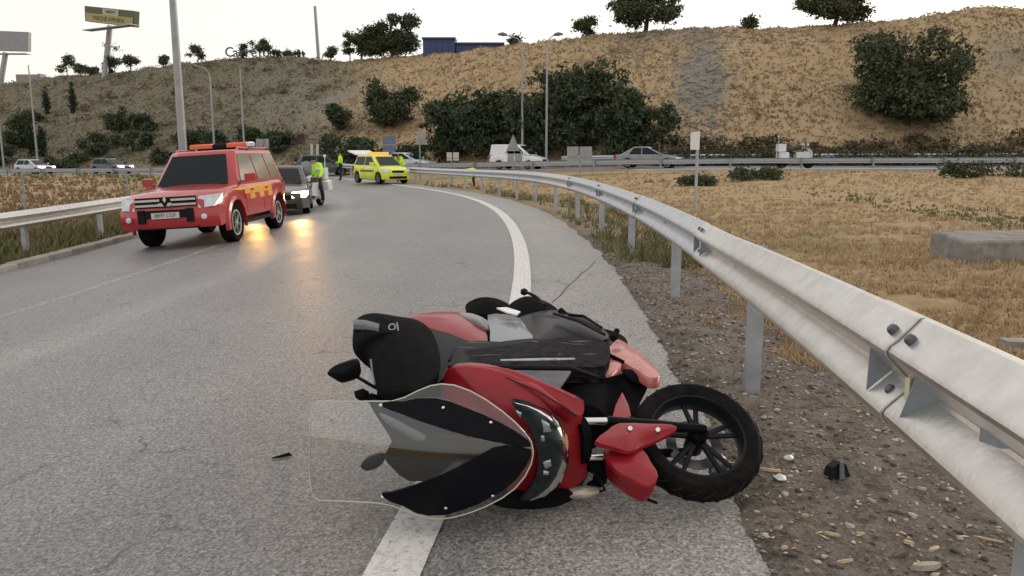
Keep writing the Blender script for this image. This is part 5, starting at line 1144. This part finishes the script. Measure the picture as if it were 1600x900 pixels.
# front mudguard
panel('mudguard', pv([(930, 689, .315), (950, 672, .33), (968, 661, .34), (1015, 662, .335), (1048, 663, .325), (1057, 671, .31), (1025, 688, .29), (1003, 697, .285), (984, 705, .285), (955, 697, .30)]), .012, .02, M_sred, k=2)
panel('mudguard', pv([(943, 703, .26), (985, 707, .265), (1004, 702, .27), (1017, 722, .24), (1028, 743, .215), (1014, 760, .19), (985, 746, .21), (962, 733, .23)]), .014, .025, M_sred, k=2)
panel('mudguard', pv([(946, 708, .245), (963, 734, .215), (986, 748, .20), (1013, 762, .18), (1006, 784, .10), (985, 776, .10), (962, 760, .10), (948, 745, .12)]), .012, .03, M_sred, k=2)
panel('mudguard', pv([(957, 652, .34), (970, 616, .37), (975, 618, .37), (986, 650, .33)]), .006, .02, M_sred, k=2)
stube('mudguard_strut', [atz(1000, 775, .09), atz(1026, 786, .05)], .006, M_matt, 6)
for x, y, z in ((983, 671, .355), (1026, 673, .345)): slathe('mudguard_bolt', atz(x, y, z) + Vector((0, -.02, .01)), Vector((0, -.8, .6)), [(.0, .008), (.009, .007), (.011, 0), (.011, -.02)], M_chrome, 12, False)
# nose fairing
panel('nose_fairing', [at(*p) for p in [(694, 588, 3.14), (712, 573, 3.10), (770, 578, 3.05), (850, 606, 2.98), (910, 634, 3.02), (901, 656, 3.0), (912, 700, 3.0), (916, 742, 3.0), (890, 766, 2.98), (850, 778, 2.96), (800, 774, 2.95), (720, 720, 3.02), (690, 650, 3.08)]], .11, .12, M_sred, k=3)
panel('fairing_wing', [at(*p) for p in [(738, 572, 3.12), (795, 576, 3.08), (850, 597, 3.01), (895, 620, 2.97), (912, 632, 2.96), (906, 650, 2.93), (868, 628, 2.92), (815, 601, 2.98), (765, 584, 3.05)]], .02, .05, M_sred, k=3)
panel('chin_cowl', [at(*p) for p in [(780, 770, 2.93), (840, 770, 2.91), (880, 768, 2.94), (900, 775, 2.97), (870, 792, 2.95), (810, 796, 2.92), (770, 788, 2.92)]], .01, .06, M_matt, k=2)
# headlight cluster
def rowpanel(name, rows, Yf, thick, m, parent=None, nx=8):
    rings = []
    for py, xl, xr in rows:
        f = [at(xl + (xr - xl) * i / nx, py, Yf(xl + (xr - xl) * i / nx, py, 2 * i / nx - 1)) - SB for i in range(nx + 1)]
        rings.append(f + [p + Vector((0, thick, 0)) for p in reversed(f)])
    mb = MB(); mb.loft(rings, 0, True, True); return mb.build(name, m, parent or scoot, 50)
def glass(name, tint, refl, rough=.04, fmax=.5):
    m = bpy.data.materials.new(name); m.use_nodes = True; N, L = nodes_of(m); out = N['Material Output']; N.remove(N['Principled BSDF'])
    t = N.new('ShaderNodeBsdfTransparent'); t.inputs['Color'].default_value = (*tint, 1); g = N.new('ShaderNodeBsdfGlossy'); g.inputs['Roughness'].default_value = rough
    f = N.new('ShaderNodeFresnel'); f.inputs['IOR'].default_value = refl; mx = N.new('ShaderNodeMixShader')
    L.new(f.outputs[0], mx.inputs[0]); L.new(t.outputs[0], mx.inputs[1]); L.new(g.outputs[0], mx.inputs[2]); L.new(mx.outputs[0], out.inputs['Surface']); return m
HR = [(629, 799, 808), (634, 802, 834), (642, 808, 852), (652, 815, 866), (666, 826, 877), (685, 834, 886), (705, 840, 889), (725, 842, 888), (745, 838, 882), (762, 830, 872), (776, 818, 856), (782, 812, 838)]
hl = rowpanel('headlight', HR, lambda x, y, u: 2.853 + .045 * max(u, 0) ** 2 + .00030 * abs(y - 700), .05, mat('headlight housing', (.022, .03, .034), .5, 0, .5, 30, .1, 60, 0, .2))
for pts in ([(846, 655), (858, 662), (862, 674), (849, 676)], [(843, 682), (850, 680), (852, 690), (845, 691)], [(848, 722), (860, 718), (862, 728), (852, 733)], [(849, 735), (858, 737), (857, 743), (848, 742)], [(806, 641), (815, 645), (813, 652), (808, 648)], [(862, 648), (872, 660), (876, 672), (866, 660)]):
    panel('reflector_facet', pY(pts, 2.852), .004, .012, mat('reflector silver', (.62, .68, .72), .15, .8), hl, 1)
panel('indicator_lens', pY([(884, 678), (888, 690), (887, 705), (882, 700)], 2.872), .004, .01, mat('clear amber lens', (.55, .35, .18), .2, coat=.5), hl, 2)
rowpanel('headlight_lens', HR, lambda x, y, u: 2.833 + .045 * max(u, 0) ** 2 + .00030 * abs(y - 700), .004, glass('lens glass', (.9, .92, .93), 1.28), hl)
# windscreen
SO = [(484, 660, 745), (487, 640, 768), (492, 630, 778), (500, 627, 782), (530, 627, 783), (560, 627, 784), (590, 627, 786), (612, 627, 790), (632, 621, 797), (652, 611, 805), (672, 603, 810), (690, 600, 811), (710, 602, 808), (735, 611, 801), (760, 625, 791), (785, 643, 778), (805, 660, 763), (820, 676, 745), (830, 690, 725), (833, 704, 710)]
def scrY(px, py):
    Y = 2.75
    for _ in range(12):
        z = at(px, py, Y).z; u = (px - 833) / -350.0
        Y = 2.70 + .62 * (z - .19) ** 2 + .10 * (1 - u) ** 2.5 * 0 + .12 * u - .05 * math.sin(u * 3.1)
    return Y
rows = 14; rings = []
mb = MB(); vs_ = []; fs_ = []
for i, (x, y0, y1) in enumerate(SO):
    for j in range(rows + 1):
        t = j / rows; y = y0 + (y1 - y0) * (.5 - .5 * math.cos(math.pi * t)); vs_.append(at(x, y, scrY(x, y)) - SB)
for i in range(len(SO) - 1):
    for j in range(rows): a = i * (rows + 1) + j; fs_.append((a, a + 1, a + rows + 2, a + rows + 1))
mb.add(vs_, fs_, 0, True); scr = mb.build('windscreen', glass('clear screen', (.92, .93, .93), 1.95, .04), scoot, 180)
edge = [at(x, y0, scrY(x, y0)) for x, y0, y1 in SO] + [at(x, y1, scrY(x, y1)) for x, y0, y1 in reversed(SO)]
edge.append(edge[0]); stube('screen_edge', edge, .0026, mat('screen edge', (.55, .53, .42), .25, coat=.6), 6, scr)
for x, y in ((595, 633), (693, 637), (767, 660), (598, 776), (770, 774), (697, 793)):
    P = at(x, y, scrY(x, y)); slathe('screen_bolt', P, Vector((0, -1, .2)), [(0, .006), (.006, .005), (.0075, 0), (.0075, -.03)], M_chrome, 12, False, scr)
def cowl(name, cols, d, thick, m, ny=8):
    rings = []
    for x, y0, y1 in cols:
        f = [at(x, y0 + (y1 - y0) * j / ny, scrY(x, y0 + (y1 - y0) * j / ny) + d) - SB for j in range(ny + 1)]
        rings.append(f + [p + Vector((0, thick, 0)) for p in reversed(f)])
    mb = MB(); mb.loft(rings, 0, True, True); return mb.build(name, m, scoot, 40)
cowl('screen_cowl', [(598, 630, 636), (610, 627, 641), (630, 628, 648), (650, 623, 656), (680, 622, 666), (705, 628, 674), (730, 638, 681), (755, 648, 687), (780, 660, 692), (800, 671, 696), (818, 683, 699), (829, 693, 698)], -.005, .012, M_sblk)
cowl('screen_cowl', [(597, 770, 776), (610, 769, 784), (630, 764, 791), (650, 758, 802), (670, 750, 806), (695, 740, 805), (720, 728, 798), (745, 714, 789), (770, 700, 776), (790, 696, 764), (808, 698, 748), (822, 701, 728), (830, 703, 712)], -.005, .012, M_sblk)
cowl('cowl_centre', [(690, 682, 728), (712, 684, 726), (736, 688, 712), (770, 692, 702), (800, 697, 699.5), (824, 699.5, 700.5)], .012, .02, M_sblk)
panel('dashboard', [at(x, y, scrY(x, y) + .11) for x, y in [(575, 626), (600, 632), (660, 645), (760, 668), (800, 690), (740, 715), (690, 745), (640, 752), (612, 730), (600, 712), (612, 690), (598, 665)]], .02, .10, mat('dash plastic', (.012, .013, .015), .5, 0, .25, 10, .05, 70, spec=.08), None, 2)
panel('dash_trim', [at(x, y, scrY(x, y) + .085) for x, y in [(592, 646), (610, 652), (640, 668), (665, 682), (655, 690), (628, 676), (604, 662)]], .008, .03, M_sgrey, None, 2)
# left grip muff, mirrors, controls
muff = panel('handlebar_muff', pv([(552, 515, .66), (560, 496, .68), (584, 489, .70), (620, 494, .69), (652, 500, .67), (674, 517, .63), (686, 548, .58), (687, 578, .54), (668, 600, .52), (638, 612, .52), (606, 609, .52), (591, 594, .54), (583, 568, .58), (574, 548, .60), (556, 537, .63)]), .075, .05, mat('muff fabric', (.009, .0095, .011), .9, 0, .25, 20, .12, 160, spec=.06), None, 3, .09)
panel('muff_tag', [atz(a, b, .67) + Vector((0, -.05, .022)) for a, b in [(556, 503), (575, 504), (596, 510), (595, 517), (573, 512), (556, 511)]], .006, .02, mat('reflective tape grey', (.10, .11, .11), .5), muff, 1)
t = text_obj('muff_lettering', 'OJ', .042, mat('muff print', (.30, .31, .32), .6), muff, atz(619, 513, .67) + Vector((0, -.075, .022)) - SB, (R_(62), R_(-12), R_(4)), .001, .001)
mir = panel('mirror', pY([(511, 584), (520, 574), (538, 567), (556, 563), (561, 575), (561, 589), (545, 596), (533, 598), (522, 592)], 3.0), .02, .03, M_sblk, None, 2)
stube('mirror_stem', [at(558, 589, 3.02), at(580, 602, 3.04), at(603, 614, 3.06)], .0065, M_black, 8, mir)
mr2 = panel('mirror', pY([(563, 728), (572, 718), (588, 712), (600, 713), (599, 723), (588, 732), (572, 736)], 3.02), .02, .03, M_sblk, None, 2)
stube('mirror_stem', [at(597, 717, 3.03), at(640, 695, 3.08)], .006, M_black, 8, mr2)
stube('handlebar', [at(600, 616, 3.08), at(640, 600, 3.12), at(690, 640, 3.2), at(660, 735, 3.15)], .014, M_black, 10)
for a, b, r_ in ((566, 617, .035), (580, 622, .03), (600, 618, .034), (614, 621, .025)): mb = MB(); mb.ico(at(a, b, 3.02) - SB, r_ * .9, 0, (1.1, .9, .8), .12); mb.build('switch_gear', M_matt, scoot)
stube('master_cylinder', [at(604, 612, 3.0), at(607, 624, 3.0)], [.014, .016], M_galvd, 12)
stube('brake_lever', [at(588, 602, 3.0), at(583, 580, 3.06), at(580, 562, 3.1)], [.008, .007, .006], M_sgrey, 8)
# left flank, seen from the front: leg shield edge, footboard, side panels, tail
panel('leg_shield', pv([(682, 600, .46), (690, 562, .48), (676, 528, .46), (662, 512, .44), (700, 520, .44), (745, 537, .44), (790, 540, .45), (780, 572, .50), (730, 575, .50), (705, 578, .50)]), .02, .08, M_sdark, k=2)
panel('footboard', pv([(700, 562, .49), (725, 547, .49), (780, 540, .48), (840, 532, .47), (905, 524, .46), (945, 533, .45), (954, 552, .46), (944, 572, .48), (900, 573, .50), (840, 573, .51), (770, 573, .51)]), .03, .07, M_scuff, k=2)
panel('footboard', pv([(690, 548, .46), (740, 533, .45), (800, 536, .46), (850, 528, .46), (840, 540, .48), (760, 553, .49), (705, 560, .48)]), .02, .05, M_sdark, k=2)
stube('footboard_trim', [atz(782, 563, .545), atz(840, 562, .545), atz(898, 561, .535)], [.008, .012, .010], mat('scratched trim', (.38, .38, .38), .4, .3, .5, 40), 6, flat=.5)
stube('footboard_rubber', [atz(700, 573, .53), atz(800, 574, .535), atz(890, 575, .52), atz(935, 590, .47)], [.008, .012, .012, .008], M_black, 8)
panel('grey_side_panel', pv([(798, 578, .51), (850, 579, .505), (894, 579, .49), (882, 596, .46), (868, 615, .44), (845, 602, .47), (818, 588, .50)]), .004, .03, M_sgrey, k=1)
panel('belly_fairing', pz([(950, 549), (958, 536), (967, 530), (985, 541), (1006, 557), (1022, 573), (1031, 587), (1015, 590), (996, 578), (970, 564)], .42), .012, .05, M_sredsky, k=2, label='red belly panel with sky reflection painted in as pink')
panel('belly_fairing', pz([(936, 575), (944, 563), (955, 560), (971, 568), (964, 577), (947, 586)], .43), .01, .04, M_sredsky, k=2, label='red belly panel with sky reflection painted in as pink')
stube('belly_clip', [atz(950, 554, .445), atz(962, 560, .44), atz(974, 566, .43)], .010, M_matt, 7)
panel('belly_rim', pv([(975, 585, .40), (990, 577, .41), (1012, 588, .40), (1032, 589, .40), (1026, 596, .36), (1005, 604, .35)]), .005, .06, M_matt, k=2)
panel('wheel_well', pv([(862, 616, .40), (885, 580, .43), (940, 592, .43), (985, 580, .40), (1015, 592, .36), (1000, 630, .28), (985, 655, .25), (905, 655, .25)]), .0, .10, M_matt, k=2)
# tail
panel('tail_panel', pv([(640, 501, .40), (648, 493, .42), (672, 488, .43), (712, 487, .43), (738, 497, .42), (756, 512, .41), (763, 536, .39), (745, 537, .39), (712, 526, .40), (670, 511, .40)]), .03, .10, M_sred, k=2)
panel('tail_lamp', pv([(718, 490, .44), (736, 489, .45), (757, 497, .44), (769, 509, .42), (764, 516, .41), (745, 503, .44)]), .015, .05, mat('smoked lamp', (.07, .065, .06), .25, 0, .2, coat=.5), k=2)
panel('tail_underside', pv([(655, 509, .40), (700, 524, .40), (745, 541, .40), (762, 548, .42), (735, 556, .44), (696, 553, .44), (680, 530, .42)]), .01, .05, M_sdark, k=2)
panel('rear_side_panel', pv([(762, 492, .43), (790, 491, .44), (812, 497, .45), (824, 514, .45), (835, 533, .45), (800, 543, .45), (768, 540, .43), (766, 515, .43)]), .015, .10, M_sgrey, k=2)
panel('sticker', [p + Vector((0, -.03, .03)) for p in pz([(776, 487), (792, 486), (813, 493), (808, 498), (792, 494)], .47)], .002, .008, M_white, k=1)
panel('seat', pv([(727, 482, .40), (732, 472, .43), (752, 466, .46), (780, 468, .46), (798, 478, .45), (800, 490, .43), (770, 492, .42), (738, 488, .41)]), .05, .10, M_matt, k=3, back=.05)
panel('seat', pv([(790, 488, .42), (798, 474, .45), (818, 464, .48), (842, 467, .47), (868, 480, .45), (872, 496, .43), (820, 498, .42)]), .05, .10, M_matt, k=3, back=.05)
panel('transmission_cover', pv([(805, 500, .42), (830, 490, .46), (862, 484, .48), (900, 491, .47), (930, 505, .45), (952, 523, .44), (940, 533, .44), (900, 528, .45), (845, 534, .46), (826, 520, .44)]), .04, .12, M_sblk, k=2)
stube('transmission_rib', [atz(865, 490, .53), atz(905, 502, .515), atz(945, 523, .48)], .008, M_sdark, 6)
stube('pillion_peg', [atz(818, 456, .55), atz(826, 458, .55), atz(838, 464, .53), atz(851, 477, .50)], [.011, .009, .010, .010], M_black, 9)
mb = MB(); mb.ico(atz(819, 456, .55) - SB, .026); mb.build('peg_end', M_black, scoot)
stube('stand_foot', [atz(876, 485, .50), atz(886, 494, .48)], [.018, .014], M_matt, 8); stube('stand_foot', [atz(958, 529, .46), atz(964, 517, .48)], [.018, .016], M_matt, 8)
stube('grab_rail', [atz(888, 492, .50), atz(912, 494, .49), atz(940, 512, .46)], [.009, .009, .008], M_black, 8)
# right indicator crushed against the road and odds and ends under the nose
mb = MB(); c = at(908, 770, 3.0); mb.tube([at(868, 768, 3.0) - SB, at(890, 770, 2.99) - SB, at(915, 769, 2.99) - SB, at(934, 766, 3.0) - SB], [.012, .03, .034, .018], 12, flat=.75); mb.build('indicator', mat('dusty lens', (.48, .42, .36), .3, .3, .3, 20), scoot)
for a, b, q in ((938, 748, .035), (926, 760, .03), (945, 735, .04), (930, 728, .045)): mb = MB(); mb.ico(at(a, b, 3.06) - SB, q, 0, (1, .8, 1), .2); mb.build('bracket', M_matt, scoot)
stube('cable', [at(918, 730, 3.05), at(935, 745, 3.0), at(945, 765, 3.02), at(930, 772, 3.04)], .005, M_black, 6)
# rear wheel, mostly hidden
RC = Vector((.42, 4.55, .27)); RN = Vector((0, -.12, 1)).normalized()
rw = slathe('rear_wheel', RC, RN, [(.17, -.06), (.20, -.07), (.25, -.05), (.262, 0), (.25, .05), (.20, .07), (.17, .06)], M_tyre, 40)
slathe('rim', RC, RN, [(0, -.04), (.17, -.05), (.17, .05), (.12, .03), (0, .05)], MATS['rim black'], 32, False, rw)
panel('right_side_panel', [Vector(p) for p in [(-.35, 4.4, .06), (.1, 4.3, .05), (.35, 3.7, .05), (.3, 3.2, .06), (.05, 3.2, .06), (-.05, 3.8, .05)]], .0, .05, M_sdark, k=2)

M_scr = mat('scratch marks', (.30, .29, .28), .8, spec=.1); rs = random.Random(5)
for k in range(16):
    x = rs.uniform(720, 925); y = 540 + (x - 720) * -.03 + rs.uniform(-3, 22); l = rs.uniform(12, 48)
    zz = .515 - .0009 * abs(y - 556)
    mb = MB(); p0, p1 = atz(x - l / 2, y + rs.uniform(-1.5, 1.5), zz) - SB, atz(x + l / 2, y + rs.uniform(-1.5, 1.5), zz) - SB
    mb.tube([p0, (p0 + p1) / 2 + Vector((0, 0, .001)), p1], [.0004, .0014, .0004], 4); mb.build('scratch', M_scr, scoot)
for pts in ([(712, 600), (745, 612), (775, 628)], [(858, 612), (880, 628), (893, 645)], [(962, 676), (990, 684), (1006, 686)]):
    pass
# shut lines between the red panels
stube('panel_gap', [at(740, 577, 3.085), at(790, 590, 3.02), at(840, 611, 2.935), at(875, 632, 2.905), at(902, 650, 2.925)], .003, M_seam, 6)
